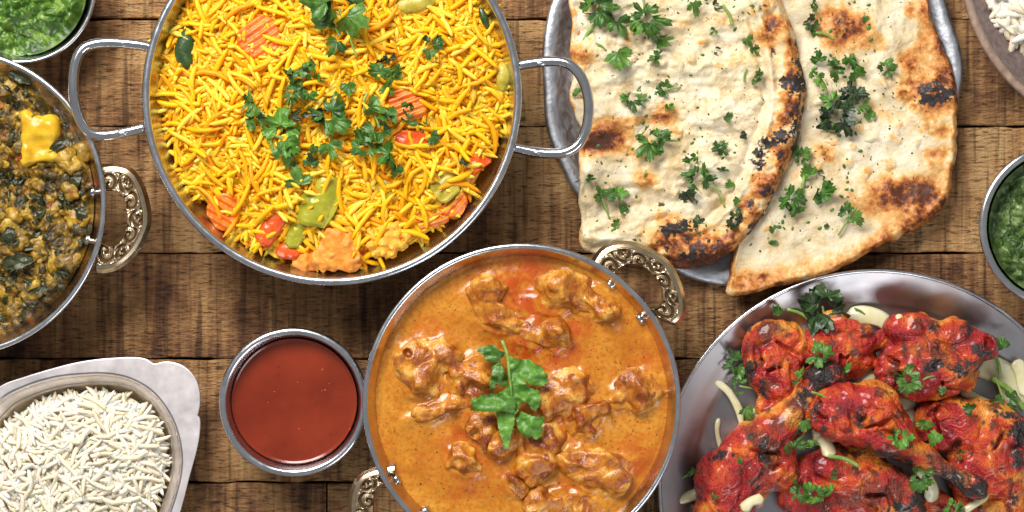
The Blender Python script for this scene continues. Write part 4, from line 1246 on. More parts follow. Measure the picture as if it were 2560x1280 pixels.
# --- the under naan, smooth with burnt bubble
N2 = [(2318, -10), (2330, 40), (2350, 90), (2372, 140), (2388, 190), (2396, 250), (2394, 320), (2393, 380), (2382, 430), (2376, 480), (2350, 525), (2310, 562), (2250, 596), (2180, 628), (2110, 668), (2060, 690), (1990, 708), (1930, 720), (1870, 736), (1824, 740), (1814, 728), (1822, 700), (1827, 660), (1833, 610), (1800, 560), (1830, 450), (1850, 300), (1840, 150), (1860, -20), (1960, -110), (2150, -130), (2290, -80)]
CREASE = [(2030, -20), (2050, 70), (2085, 160), (2140, 230), (2195, 295), (2290, 330)]
def n2h(px, py, de):
    f = polydist(px, py, CREASE)
    side = sstep(-14, 14, (px-2030)*.80-(py+20)*.60 + 26*np.sin(py/120) - 15)
    h = 20*side*np.exp(-np.maximum(f-10, 0)/150)*sstep(2420, 2200, px+0*py)
    h = h + 9*fbm(px/100, py/80, seed=181) + 3*fbm(px/26, py/24, seed=185)*(.4+side) + blister(px, py, 211)[0]*.7
    h = h + 18*rotgauss(px, py, 2325, 232, 46, 38) + 14*rotgauss(px, py, 2240, 490, 100, 44) + 12*rotgauss(px, py, 2110, 70, 60, 50) + 8*rotgauss(px, py, 2055, 385, 36, 28)
    h = h + 16*np.exp(-np.maximum(de-12, 0)/34)*(1+.5*fbm(px/40, py/40, seed=188))
    h = h + 6*np.sin(py/16+fbm(px/60, py/60, seed=187))*np.exp(-de/70)*sstep(2150, 2330, px)
    return h
def n2t(px, py, de):
    n = fbm(px/28, py/28, seed=191); t = 0
    for x, y, a, b, r, s in ((2108, 72, 66, 52, 10, .85), (2325, 232, 66, 56, 0, .8), (2245, 492, 105, 42, 6, .75), (2290, 480, 70, 40, 0, .4), (2056, 386, 36, 26, 0, .5), (2095, 402, 18, 12, 0, .25), (2335, 120, 54, 26, 10, .6), (2260, 150, 40, 24, 0, .25), (2270, 28, 14, 16, 0, .45), (2350, 330, 46, 18, 0, .45), (2335, 385, 44, 16, -10, .5), (2350, 430, 40, 30, 0, .3), (2190, 110, 34, 20, 0, .3), (2320, 50, 24, 60, -30, .5), (2275, 180, 20, 50, 10, .35), (2200, 280, 70, 20, 30, .22), (1990, 440, 18, 40, 0, .2), (1900, 690, 70, 30, -10, .35), (2060, 660, 90, 24, -16, .45), (2230, 580, 80, 26, -28, .45), (2150, 530, 60, 24, 0, .14), (2355, 190, 26, 30, 0, .35), (1850, 710, 40, 24, 0, .35)):
        t = t + s*rotgauss(px, py, x, y, a, b, r)*(1+.4*n)
    t = t + .46*np.exp(-de/11)*(1+.8*n) + .10*np.exp(-de/45) + .45*blister(px, py, 211)[1]
    return np.clip(t + .06*np.maximum(0, fbm(px/70, py/50, seed=194)), 0, 1.1)
def n2c(px, py, de):
    n = fbm(px/16, py/16, seed=195); c = 0
    for x, y, a, b, r, s in ((2325, 235, 44, 34, 0, 1.1), (2368, 242, 20, 14, 0, .7), (2106, 88, 24, 18, 0, .62), (2095, 30, 30, 14, 0, .42), (2376, 186, 12, 8, 0, .7), (2250, 500, 40, 14, 0, .3), (2394, 300, 8, 40, 0, .35)):
        c = c + s*rotgauss(px, py, x, y, a, b, r)
    return np.clip(c*(1+.3*n), 0, 1)
naan2, z2 = naan('smooth naan with one round burnt bubble, reaching over the chicken plate rim', N2, (2110, 330), 42, 16, n2h, n2t, n2c, 2)

def flecks(parent, zf, poly, n, seed, mat, name, smin_, smax):
    rg = np.random.default_rng(seed); mb = MB()
    P = np.array(poly, float)
    def inside(x, y):
        c = False; j = len(P)-1
        for i in range(len(P)):
            if (P[i, 1] > y) != (P[j, 1] > y) and x < (P[j, 0]-P[i, 0])*(y-P[i, 1])/(P[j, 1]-P[i, 1])+P[i, 0]: c = not c
            j = i
        return c
    k = 0
    while k < n:
        x, y = rg.uniform(P[:, 0].min(), P[:, 0].max()), rg.uniform(max(-10, P[:, 1].min()), P[:, 1].max())
        if not inside(x, y) or fbm(np.array([x/90.]), np.array([y/90.]), seed=seed)[0] < rg.uniform(-.9, .35): continue
        z = zf(x, y)+1.0; c = W(x, y, z); s = rg.uniform(smin_, smax); a = rg.uniform(0, 6.28); e = rg.uniform(.3, .9)
        th_ = np.linspace(0, 2*math.pi, 6, endpoint=False)
        q = np.stack([np.cos(th_)*s, np.sin(th_)*s*e*rg.uniform(.6, 1.2, 6), np.zeros(6)], 1)
        q = np.stack([q[:, 0]*math.cos(a)-q[:, 1]*math.sin(a), q[:, 0]*math.sin(a)+q[:, 1]*math.cos(a), q[:, 2]], 1)
        V = np.concatenate([c+q-(0, 0, 2), [c+(0, 0, s*.5)]])
        mb.add(V, [[i, (i+1) % 6, 6] for i in range(6)], vein=0.0); k += 1
    mb.put(name, mat, parent, kind='stuff')
flecks(naan1, z1, [(1440, -10), (1440, 600), (1700, 640), (1850, 590), (1950, 420), (1990, 250), (1960, -10)], 190, 5, MAT['black_fleck'], 'burnt_flecks', 1.5, 4)
flecks(naan1, z1, [(1440, -10), (1440, 600), (1700, 640), (1850, 590), (1900, 420), (1930, 250), (1880, -10)], 130, 6, MAT['leaf'], 'herb_flecks', 2.5, 8)
flecks(naan2, z2, [(2020, -10), (2035, 250), (2000, 400), (1860, 640), (1850, 720), (2100, 650), (2320, 520), (2370, 300), (2300, -10)], 150, 7, MAT['black_fleck'], 'burnt_flecks', 1.5, 4)
flecks(naan2, z2, [(2020, -10), (2035, 250), (2000, 400), (1860, 640), (2100, 600), (2150, 400), (2200, -10)], 90, 8, MAT['leaf'], 'herb_flecks', 2.5, 8)

# ------------------------------------------------------------------ tandoori chicken
def char_at(V, pts):
    px, py = PX(V[:, 0], V[:, 1], V[:, 2])
    c = np.zeros(len(V))
    for x, y, rx, ry, yw, s in pts: c = np.maximum(c, s*rotgauss(px, py, x, y, rx, ry, yw))
    return c
def tpiece(name, label, cat, prims, seed, chars, browns, cut=(), ck=8, k=22, h=4.6, noise=((55, 8), (24, 4.5), (11, 2)), ridge=(20, 3.0, 3.5, .3)):
    rq = np.random.default_rng(seed*31+4); cut = list(cut)
    for p in prims:
        if p[0] != 'e' or min(p[2]) < 40: continue
        for _ in range(3):
            a = rq.uniform(0, 2*math.pi); q = rq.uniform(.1, .7)
            cut.append(ell((p[1][0]+p[2][0]*q*math.cos(a), p[1][1]+p[2][1]*q*math.sin(a), p[1][2]+p[2][2]*math.sqrt(1-q*q)+3), (rq.uniform(22, 44), rq.uniform(3.5, 7), rq.uniform(9, 15)), rq.uniform(0, 180)))
    V, F = blob(prims, h, k, noise, cut, seed, ck=ck, ridge=ridge, zmin=8)
    n = fbm(V[:, 0]/24, V[:, 1]/24, V[:, 2]/24, seed=seed+9)
    spots = .62*sstep(.42, .8, fbm(V[:, 0]/38, V[:, 1]/38, V[:, 2]/38, seed=seed+19)) * sstep(-.2, .4, fbm(V[:, 0]/130, V[:, 1]/130, V[:, 2]/130, seed=seed+29))
    put(name, V, F, MAT['tandoori'], attrs={'char': np.clip(np.maximum(char_at(V, chars), spots)*(1+.4*n), 0, 1), 'brown': np.clip(np.maximum(char_at(V, browns), .7*sstep(.05, .7, n))*(1+.5*n), 0, 1)},
        label=label, cat=cat, group='tandoori chicken on the steel plate')
def E(x, y, z, rx, ry, rz, yaw=0, pitch=0): return ell(W(x, y, z), (rx, ry, rz), yaw, pitch)
def Cn(a, b, ra, rb): return cone(W(*a), W(*b), ra, rb)
# thigh, upper side
tpiece('chicken_thigh', 'red brown chicken thigh with burnt outer edge, beside the leaf cluster', 'chicken thigh',
    [E(1945, 880, 66, 72, 86, 54, 10), E(1900, 905, 55, 44, 90, 42, 8), E(1965, 965, 60, 64, 62, 46, -20), E(1925, 1020, 52, 44, 38, 36), E(1985, 870, 60, 46, 60, 44, 20)], 1,
    [(1872, 930, 18, 34, 14, 1.0), (1900, 970, 12, 26, 10, .8), (1925, 1045, 40, 16, -10, .9), (1868, 825, 14, 12, 0, .7), (1905, 1000, 14, 24, 0, .7)],
    [(1920, 830, 60, 36, 0, .9), (1890, 870, 24, 40, 0, .7), (1960, 1030, 40, 18, 0, .5)],
    cut=[E(1893, 880, 112, 10, 40, 26, 4), E(1960, 920, 122, 10, 40, 20, -15)])
# wing joint
tpiece('chicken_wing', 'orange chicken wing joint behind the blackened bone, nearest the dark herb sprig', 'chicken wing',
    [Cn((2040, 870, 62), (2150, 865, 58), 52, 42), Cn((2140, 860, 56), (2205, 845, 50), 38, 26), E(2085, 808, 70, 36, 32, 34, 10), E(2135, 825, 74, 46, 22, 26, 0), E(2080, 920, 50, 60, 46, 40, 20), E(2155, 915, 46, 46, 30, 32, 30)], 2,
    [(2125, 838, 8, 12, 0, 1.0), (2190, 880, 16, 30, -30, .8), (2095, 790, 20, 10, 0, .6)], [(2075, 805, 30, 26, 0, .6), (2170, 930, 50, 24, 30, .8), (2100, 900, 24, 24, 0, .3)])
# round thigh with hollow bone end
tpiece('chicken_thigh', 'plump round chicken thigh with hollow charred bone end, on the onion strips', 'chicken thigh',
    [E(2310, 915, 78, 118, 86, 70, 8), E(2290, 830, 88, 80, 46, 52, -8), E(2385, 850, 86, 66, 56, 52, -20), E(2370, 930, 70, 80, 60, 56, 20), Cn((2400, 905, 100), (2462, 868, 112), 46, 30), E(2230, 930, 64, 42, 62, 50, 0)], 3,
    [(2455, 880, 36, 22, 30, 1.0), (2215, 985, 34, 18, -15, .9), (2330, 820, 40, 10, 0, .6), (2415, 825, 24, 22, 0, .7), (2420, 905, 30, 20, 0, .7), (2250, 1005, 60, 12, 0, .5)],
    [(2330, 875, 80, 30, 5, 1.0), (2270, 850, 40, 20, 0, .6), (2410, 850, 40, 34, 0, .7), (2400, 960, 60, 20, 0, .4)],
    cut=[E(2335, 880, 158, 84, 12, 24, 8), E(2385, 868, 160, 40, 12, 24, 25), E(2300, 850, 152, 60, 8, 16, -5), E(2472, 858, 132, 12, 18, 24, 0)], ck=10)
# centre drumstick
tpiece('chicken_drumstick', 'glossy red drumstick lying across the others, bone pointing to the frame edge', 'chicken drumstick',
    [E(2100, 1040, 122, 74, 70, 56, -20), E(2170, 1030, 124, 70, 84, 58, -35), E(2205, 1075, 122, 84, 62, 52, -35), Cn((2230, 1090, 120), (2310, 1145, 118), 52, 30), Cn((2310, 1145, 124), (2400, 1192, 134), 27, 19), E(2432, 1216, 136, 40, 30, 28, -35), E(2050, 1030, 112, 42, 40, 40, 0), E(2110, 985, 122, 34, 26, 28, 0)], 4,
    [(2035, 1040, 22, 34, -30, .8), (2445, 1222, 56, 40, 30, 1.3), (2300, 1172, 70, 12, 30, .9), (2150, 1050, 10, 34, -10, .8), (2220, 1140, 70, 12, 20, 1.0), (2395, 1205, 50, 26, 30, 1.0), (2350, 1180, 40, 12, 30, .8), (2055, 1070, 16, 24, 0, .6), (2320, 1150, 24, 18, 0, .7)],
    [(2370, 1178, 80, 40, 30, 1.2), (2160, 1050, 24, 50, 0, .5), (2240, 1140, 90, 20, 20, .7)],
    cut=[E(2140, 1060, 178, 12, 40, 22, 20)], ridge=(24, 2.2, 4, -.6), k=26)
# drumstick with black knob
tpiece('chicken_drumstick', 'drumstick with black burnt knob, thick end at the lower frame edge', 'chicken drumstick',
    [E(2068, 940, 106, 48, 36, 36, -10), E(2030, 975, 100, 36, 34, 32, 30), Cn((2040, 975, 96), (1985, 1040, 92), 30, 40), Cn((1980, 1045, 90), (1915, 1115, 80), 46, 76), E(1880, 1150, 74, 98, 84, 62, 40), E(1830, 1210, 68, 84, 90, 58, 40), E(1810, 1290, 60, 76, 80, 50, 0), E(1930, 1170, 80, 60, 70, 54, 60)], 5,
    [(2068, 938, 62, 44, -20, 1.25), (2015, 985, 28, 28, 0, .85), (1800, 1140, 30, 14, -40, .8), (1905, 1145, 20, 22, 0, .85), (2010, 1060, 14, 40, 30, .6), (1870, 1095, 60, 8, -35, .6)],
    [(1960, 1060, 60, 60, 40, .85), (1900, 1090, 60, 30, 35, .9), (1920, 1215, 40, 50, 0, .7), (2000, 1030, 40, 50, 0, .9)],
    cut=[E(1908, 1150, 146, 18, 22, 24, 40), E(1868, 1170, 142, 30, 8, 16, 40)], ridge=(20, 2.8, 4, .8))
# front thigh
tpiece('chicken_quarter', 'broad chicken leg under the drumstick, purple brown lower side, strewn with herbs', 'chicken quarter',
    [E(2060, 1190, 56, 88, 62, 52, 20), E(2140, 1190, 66, 120, 72, 56, -12), E(2230, 1235, 62, 100, 64, 50, -20), E(1990, 1225, 50, 44, 50, 40), E(2130, 1270, 52, 170, 60, 46, 0)], 6,
    [(2270, 1270, 60, 20, 0, .7), (2300, 1240, 26, 30, 0, .8), (2070, 1240, 20, 10, 0, .4)], [(2200, 1235, 130, 34, -8, 1.0), (2080, 1260, 80, 20, 0, .9), (2290, 1210, 50, 30, 0, .9)], ridge=(24, 2.4, 5, -.2), k=34)
# right leg
tpiece('chicken_quarter', 'bright red chicken leg with small hole, cut by the frame edge', 'chicken quarter',
    [E(2380, 1065, 62, 98, 70, 50, 10), E(2470, 1070, 66, 76, 60, 52, 30), E(2500, 1150, 66, 76, 110, 54, 10), E(2440, 1190, 62, 72, 110, 52, 10), E(2470, 1280, 56, 90, 70, 46, 0), E(2330, 1050, 54, 48, 56, 40, 0), E(2550, 1090, 70, 40, 46, 40, 0)], 7,
    [(2552, 1085, 34, 40, 0, 1.0), (2530, 1038, 40, 12, 0, 1.0), (2545, 1230, 14, 60, 10, .6), (2545, 1150, 16, 40, 0, .6)], [(2470, 1020, 50, 16, 0, .6), (2400, 1020, 40, 20, 0, .3), (2500, 1250, 50, 30, 0, .4)],
    cut=[E(2393, 1130, 118, 15, 32, 34, -12)], ridge=(24, 2.6, 4, 1.2), k=30)
tpiece('chicken_quarter', 'hidden dark chicken end in the gap beneath the drumstick bone', 'chicken quarter',
    [E(2330, 1262, 50, 66, 44, 40, -20), E(2290, 1300, 44, 60, 40, 36, 0)], 8, [(2310, 1290, 40, 16, 0, .9)], [(2330, 1260, 60, 40, 0, .6)])

# onions
def onion(path, wid, z, label, thick=5, name='onion_strip'):
    P = [W(x, y, zz) for (x, y), zz in zip(path, z)]
    n, m = 30, 8
    C = catmull(P, n); T = np.gradient(C, axis=0); T /= np.linalg.norm(T, axis=1, keepdims=True)
    S = np.cross(T, (0, 0, 1.0)); S /= np.linalg.norm(S, axis=1, keepdims=True)
    s = np.linspace(0, 1, n); hw = wid*.5*np.clip(2.4*np.sin(np.clip(s*.94+.03, 0, 1)*math.pi), 0, 1)**.7*(1+.10*np.sin(s*7+wid))
    a = np.linspace(0, 2*math.pi, m, endpoint=False)
    V = C[:, None]+(hw[:, None]*np.cos(a))[..., None]*S[:, None]+np.array([0, 0, 1.0])*(thick*np.minimum(1, hw/6)[:, None]*np.sin(a)+ .18*hw[:, None]*np.cos(a))[..., None]
    F = grid_faces(n, m).tolist(); F.append(list(range(m))); F.append(list(range((n-1)*m, n*m))[::-1])
    put(name, V.reshape(-1, 3), F, MAT['onion'], label=label, cat='onion strip', group='onion strips under the chicken')
onion([(1782, 948), (1822, 980), (1850, 1030), (1862, 1075), (1862, 1100)], 22, (22, 26, 30, 30, 28), 'long curved onion strip reaching out from the drumstick')
onion([(1797, 1046), (1793, 1075), (1798, 1105), (1808, 1132)], 14, (20, 22, 22, 20), 'short thin onion sliver on bare steel')
onion([(1664, 1264), (1710, 1246), (1770, 1228), (1850, 1222)], 28, (24, 28, 30, 28), 'pale onion strip poking out by the curry pan', 8)
onion([(2115, 795), (2160, 788), (2205, 800), (2235, 830), (2245, 860)], 44, (26, 34, 36, 34, 28), 'broad white onion layer behind the wing joint', 6)
onion([(2440, 930), (2480, 920), (2520, 945), (2535, 985), (2530, 1020)], 66, (26, 34, 36, 34, 26), 'wide pale onion layer beside the round thigh', 6)
onion([(2400, 975), (2440, 995), (2480, 1018)], 26, (40, 44, 40), 'tapering onion wedge between thigh and red leg', 9)
onion([(1880, 1060), (1915, 1035), (1945, 1010)], 60, (30, 36, 34), 'onion piece tucked beneath the burnt thigh', 6)
onion([(2110, 960), (2150, 945), (2190, 935)], 34, (36, 40, 40), 'onion strip in the gap below the wing joint', 8)
onion([(2200, 1010), (2240, 1000), (2290, 985)], 60, (34, 38, 38), 'onion layer in the gap under the round thigh', 7)
onion([(2255, 1005), (2270, 1030), (2285, 1055)], 44, (30, 34, 36), 'onion end between the two middle pieces', 7)
onion([(2040, 1080), (2066, 1112), (2076, 1142)], 34, (70, 98, 116), 'stubby onion end on the broad leg', 12)
onion([(2036, 1065), (2046, 1085), (2042, 1105)], 30, (74, 80, 78), 'onion curl under the crossing drumstick', 10)
onion([(2285, 1160), (2315, 1190), (2330, 1225), (2325, 1255)], 34, (110, 104, 96, 90), 'translucent onion strip beneath the drumstick bone', 6)
onion([(2385, 1296), (2425, 1268), (2470, 1236)], 20, (108, 114, 112), 'yellow onion strip at the bone tip', 6)
onion([(2520, 1290), (2545, 1265), (2565, 1230)], 60, (30, 36, 34), 'onion piece in the lower corner of the plate', 8)
onion([(1856, 1276), (1878, 1254), (1908, 1246)], 26, (132, 136, 130), 'short yellow onion bit on the thick drumstick', 9)
onion([(1738, 1268), (1765, 1284), (1830, 1290)], 26, (26, 28, 28), 'onion stub beside the thick drumstick end', 8)
onion([(2245, 785), (2250, 800), (2246, 815)], 18, (110, 118, 112), 'small translucent onion flake on the round thigh', 5)

# ------------------------------------------------------------------ coriander
onion([(2540, 900), (2556, 940), (2570, 990)], 40, (34, 38, 36), 'onion strip curling along the far plate side', 6)
onion([(2150, 1000), (2175, 985), (2205, 975)], 26, (44, 50, 48), 'small onion strip showing between drumstick and round thigh', 6)
onion([(1905, 1080), (1900, 1050), (1910, 1020)], 22, (40, 44, 42), 'narrow onion strip standing beside the burnt thigh tip', 6)
SURF = {'rice': lambda x, y: yz(x, y, 24), 'naan': lambda x, y: z1(x, y)+2, 'naan2': lambda x, y: z2(x, y)+2}
def herb(surface, x, y, size, rot, kind, label, mat='leaf', seed=None, z=None, group='coriander'):
    seed = seed if seed is not None else int(x*7+y*13) % 9973
    rg = np.random.default_rng(seed)
    zz = z if z is not None else SURF[surface](x, y)
    c = W(x, y, zz)
    def placed(V, yaw, off=(0, 0, 0), tilt=(0, 0)):
        Rm = rot_mat(yaw, tilt[0], tilt[1])
        V = V@Rm.T
        V[:, 2] -= V[:, 2].min()
        return V + c + np.asarray(off)
    rr = math.radians(rot)
    m = MAT[mat]
    if kind == 'leaf':
        V, F, ve = leaf_geo(seed, size*.60, rg.integers(3, 5), .6, rg.uniform(.7, 1))
        put('coriander_leaf', placed(V, rr, tilt=rg.uniform(-.2, .2, 2)), F, m, attrs={'vein': ve}, label=label, cat='coriander', group=group)
    elif kind == 'strip':
        mb = MB(); d = np.array([math.cos(rr), math.sin(rr), 0]); nn = np.array([-d[1], d[0], 0])
        kk = 2 if size < 50 else 3
        for i in range(kk):
            V, F, ve = frag(seed*5+i, size*rg.uniform(.46, .62), rg.uniform(.42, .7))
            mb.add(placed(V, rr-math.pi/2+rg.uniform(-.5, .5)+(math.pi if rg.random() < .4 else 0), d*size*(i-(kk-1)/2)*.62/kk+nn*rg.uniform(-3, 3)+(0, 0, i*2.0), rg.uniform(-.5, .5, 2)), F, vein=ve)
        mb.put('coriander_shred', m, label=label, cat='coriander', group=group)
    elif kind == 'ribbon':
        d = np.array([math.cos(rr), math.sin(rr), 0]); nn = np.array([-d[1], d[0], 0])
        V, F, ve = ribbon([c-d*size*.5+(0, 0, 2), c-d*size*.15+nn*size*rg.uniform(-.12, .12)+(0, 0, 9), c+d*size*.2+nn*size*rg.uniform(-.1, .1)+(0, 0, 5), c+d*size*.5+(0, 0, 2)], size*rg.uniform(.30, .40), seed, 18, 7, .5)
        put('coriander_shred', V, F, m, attrs={'vein': ve}, label=label, cat='coriander', group=group)
    elif kind == 'stem':
        d = np.array([math.cos(rr), math.sin(rr), 0]); nn = np.array([-d[1], d[0], 0])
        V, F = tube([c-d*size*.5+(0, 0, 3), c+nn*size*.08+(0, 0, 5), c+d*size*.5+(0, 0, 3)], max(2.4, size*.07), 14, 7)
        put('coriander_twig', V, F, MAT['stem'], label=label, cat='coriander', group=group)
    else:   # sprig or cluster
        root = empty('coriander_sprig', c, label, 'coriander', group)
        k = {'sprig': 3, 'cluster': 4, 'big': 6}[kind]
        spread = {'sprig': .30, 'cluster': .30, 'big': .34}[kind]*size
        for i in range(k):
            a = rr + (i-(k-1)/2)*2*math.pi/k*(.8 if kind == 'sprig' else 1.0) + rg.uniform(-.4, .4)
            off = np.array([-math.sin(a), math.cos(a), 0])*spread*rg.uniform(.7, 1.1) + (0, 0, rg.uniform(0, 7)+i*1.5)
            V, F, ve = frag(seed*3+i, size*rg.uniform(.38, .52), rg.uniform(.7, 1)) if i % 3 else leaf_geo(seed*3+i, size*rg.uniform(.36, .48), rg.integers(3, 5), .6, rg.uniform(.7, 1))
            put('leaflet', placed(V, a, off, rg.uniform(-.28, .28, 2)), F, m, root, attrs={'vein': ve})
        if kind == 'sprig' or kind == 'big':
            d = np.array([math.sin(rr), -math.cos(rr), 0])
            V, F = tube([c+(0, 0, 7), c+d*size*.35+(0, 0, 8), c+d*size*.72+(0, 0, 4)], [3.2, 2.8, 2.4], 14, 7)
            put('stem', V, F, MAT['stem'], root)

RG_ = 'chopped coriander on the yellow rice'
for a in [
    ('rice', 848, 22, 150, 20, 'big', 'large feathery coriander sprig at the top edge of the yellow rice', 'leaf'),
    ('rice', 836, 122, 74, 150, 'leaf', 'broad flat coriander leaf alone below the large top sprig', 'leaf'),
    ('rice', 728, 190, 60, -60, 'strip', 'coriander shred at the cluster near the carrot slice', 'leaf'),
    ('rice', 775, 168, 62, 8, 'strip', 'level coriander shred pointing at the broad flat leaf', 'leaf'),
    ('rice', 795, 192, 46, -10, 'strip', 'short pale coriander shred under the level shred', 'leaf_bright'),
    ('rice', 733, 232, 60, 30, 'cluster', 'dark crumpled coriander clump below the carrot cluster', 'leaf'),
    ('rice', 770, 240, 56, -35, 'strip', 'thin coriander shred beside the dark crumpled clump', 'leaf'),
    ('rice', 1080, 115, 62, 40, 'cluster', 'coriander tuft by itself near the far upper pan wall', 'leaf'),
    ('rice', 942, 178, 56, 70, 'leaf', 'coriander leaf beside a dark strip, mid heap', 'leaf'),
    ('rice', 962, 150, 56, 15, 'strip', 'very dark coriander strip under loose grains', 'leaf_dark'),
    ('rice', 978, 198, 84, 55, 'strip', 'long curving coriander strip above the carrot slice', 'leaf'),
    ('rice', 994, 182, 56, 62, 'strip', 'second parallel coriander strip beside the curving one', 'leaf_bright'),
    ('rice', 874, 222, 54, 200, 'leaf', 'coriander leaf curled around a grain, mid heap', 'leaf'),
    ('rice', 770, 288, 74, 3, 'strip', 'dark twisted coriander strip in the middle of the rice', 'leaf_dark'),
    ('rice', 822, 292, 92, 110, 'cluster', 'ragged coriander clump beside the dark twisted strip', 'leaf'),
    ('rice', 958, 282, 84, -22, 'strip', 'rolled coriander strip touching the half buried carrot', 'leaf'),
    ('rice', 1026, 284, 60, 84, 'strip', 'upright coriander shred lying on the carrot slice', 'leaf'),
    ('rice', 950, 322, 78, 200, 'sprig', 'coriander sprig with thin stem between carrot and leaf trail', 'leaf'),
    ('rice', 1060, 310, 36, 60, 'strip', 'tiny coriander shred right beside the tomato strip', 'leaf'),
    ('rice', 1086, 346, 40, 250, 'leaf', 'little coriander leaf beyond the tomato strip', 'leaf'),
    ('rice', 704, 330, 104, 160, 'big', 'largest fresh coriander leaf group on the near side of the heap', 'leaf_bright'),
    ('rice', 722, 388, 80, 190, 'leaf', 'dark coriander leaf hanging below the fresh group', 'leaf'),
    ('rice', 778, 396, 62, 70, 'strip', 'folded coriander leaf beside a white grain', 'leaf'),
    ('rice', 828, 376, 72, 200, 'leaf', 'pointed coriander leaf in the middle lower rice', 'leaf'),
    ('rice', 745, 446, 68, 20, 'leaf', 'coriander leaf just above the large green pepper', 'leaf'),
    ('rice', 908, 374, 74, 120, 'cluster', 'dense coriander clump heading the lower trail', 'leaf'),
    ('rice', 960, 378, 62, 60, 'leaf', 'coriander leaf in the middle of the lower trail', 'leaf_bright'),
    ('rice', 988, 422, 80, -55, 'strip', 'large folded coriander leaf ending the lower trail', 'leaf'),
    ('rice', 1160, 405, 44, -10, 'strip', 'dark coriander bit beside the far tomato sliver', 'leaf_dark'),
    ('rice', 622, 252, 56, 70, 'strip', 'coriander shred near the pan handle side of the heap', 'leaf'),
    ('rice', 640, 300, 60, 140, 'cluster', 'dark coriander clump next to the fresh leaf group', 'leaf'),
    ('rice', 690, 345, 60, -20, 'stem', 'pale coriander stem under the fresh leaf group', 'leaf'),
    ('rice', 915, 255, 40, 80, 'stem', 'thin green coriander stem above the rolled strip', 'leaf'),
]: herb(a[0], a[1], a[2], a[3]*1.15, *a[4:], group=RG_)
NG = 'coriander on the folded naan'
for a in [
    ('naan', 1492, 22, 96, 160, 'big', 'big wilted coriander sprig in the top corner of the folded naan', 'leaf'),
    ('naan', 1480, 78, 78, 52, 'stem', 'long coriander stem running down from the corner sprig', 'leaf'),
    ('naan', 1550, 68, 78, 210, 'leaf', 'drooping coriander leaf beside the long stem', 'leaf'),
    ('naan', 1615, 45, 104, 190, 'big', 'dense dark coriander clump near the top of the folded naan', 'leaf'),
    ('naan', 1735, 22, 72, 200, 'leaf', 'toothed coriander leaf touching the top frame edge', 'leaf'),
    ('naan', 1790, 14, 44, -50, 'strip', 'dark coriander shred by the top frame edge', 'leaf_dark'),
    ('naan', 1818, 38, 58, -65, 'stem', 'bright broken coriander stem near the fold', 'leaf'),
    ('naan', 1548, 148, 92, 200, 'leaf', 'large crumpled coriander leaf below the corner sprig', 'leaf'),
    ('naan', 1502, 117, 32, -35, 'stem', 'short green stem stub above the crumpled leaf', 'leaf'),
    ('naan', 1652, 104, 78, 30, 'strip', 'thin curved coriander shred with its stem end up', 'leaf_bright'),
    ('naan', 1635, 143, 74, 4, 'strip', 'flat coriander leaf lying level under the curved shred', 'leaf'),
    ('naan', 1580, 250, 80, 65, 'cluster', 'coriander clump in the dimple beside the wire handle', 'leaf'),
    ('naan', 1662, 225, 58, 100, 'sprig', 'compact coriander rosette with short stem, mid bread', 'leaf'),
    ('naan', 1441, 229, 36, 40, 'leaf', 'coriander leaf on the bread edge inside the handle loop', 'leaf'),
    ('naan', 1627, 352, 98, 90, 'big', 'wide coriander spray below the browned bump', 'leaf'),
    ('naan', 1675, 270, 44, 30, 'strip', 'narrow green shred over a toasted spot', 'leaf_bright'),
    ('naan', 1782, 80, 34, 130, 'leaf', 'tiny coriander leaf near the fold top', 'leaf'),
    ('naan', 1792, 127, 28, 60, 'strip', 'tiny dark shred alone on pale bread', 'leaf_dark'),
    ('naan', 1878, 118, 66, -60, 'strip', 'coriander shred leaning on the fold', 'leaf'),
    ('naan', 1863, 188, 36, 80, 'stem', 'upright green stem piece beside the fold', 'leaf'),
    ('naan', 1896, 190, 54, 65, 'strip', 'dark green coriander strip on the fold foot', 'leaf'),
    ('naan', 1820, 293, 32, 70, 'leaf', 'small torn leaf near the charred fold', 'leaf'),
    ('naan', 1858, 340, 36, 250, 'leaf', 'small dark leaf touching the charred fold', 'leaf_dark'),
    ('naan', 1797, 371, 56, 90, 'cluster', 'tight coriander tuft left of the charred fold', 'leaf'),
    ('naan', 1730, 398, 60, 12, 'strip', 'pale flat coriander shred above the large spray', 'leaf_bright'),
    ('naan', 1748, 448, 92, 60, 'big', 'large coriander spray in the lower middle of the folded naan', 'leaf'),
    ('naan', 1716, 490, 58, 200, 'leaf', 'dark leaf hanging from the lower middle spray', 'leaf_dark'),
    ('naan', 1807, 425, 34, 0, 'strip', 'slim coriander sliver beside the lower spray', 'leaf'),
    ('naan', 1822, 461, 40, 20, 'leaf', 'small round coriander leaf near the fold', 'leaf_bright'),
    ('naan', 1470, 449, 44, 10, 'strip', 'coriander shred on the near bread edge', 'leaf'),
    ('naan', 1506, 498, 74, 20, 'sprig', 'dark coriander sprig in the lower corner of the folded naan', 'leaf'),
    ('naan', 1552, 482, 58, -60, 'leaf', 'bright toothed leaf beside the corner sprig', 'leaf_bright'),
    ('naan', 1565, 525, 50, 15, 'strip', 'thin coriander shred under the bright leaf', 'leaf'),
    ('naan', 1538, 558, 36, 80, 'leaf', 'lowest small coriander leaf on the folded naan', 'leaf'),
    ('naan', 1802, 500, 36, -65, 'stem', 'short stem bit above the charred lower fold', 'leaf'),
    ('naan', 1840, 502, 36, 40, 'leaf', 'torn leaf bit above the charred lower fold', 'leaf'),
    ('naan', 1836, 548, 54, 30, 'cluster', 'wilted tuft on the charred lower fold', 'leaf_dark'),
    ('naan', 1745, 552, 40, 40, 'leaf', 'singed leaf over the black lower blister', 'leaf_dark'),
    ('naan', 1612, 440, 32, 80, 'stem', 'green stem bit on a round toasted spot', 'leaf'),
]: herb(a[0], a[1], a[2], a[3]*.95, *a[4:], group=NG)
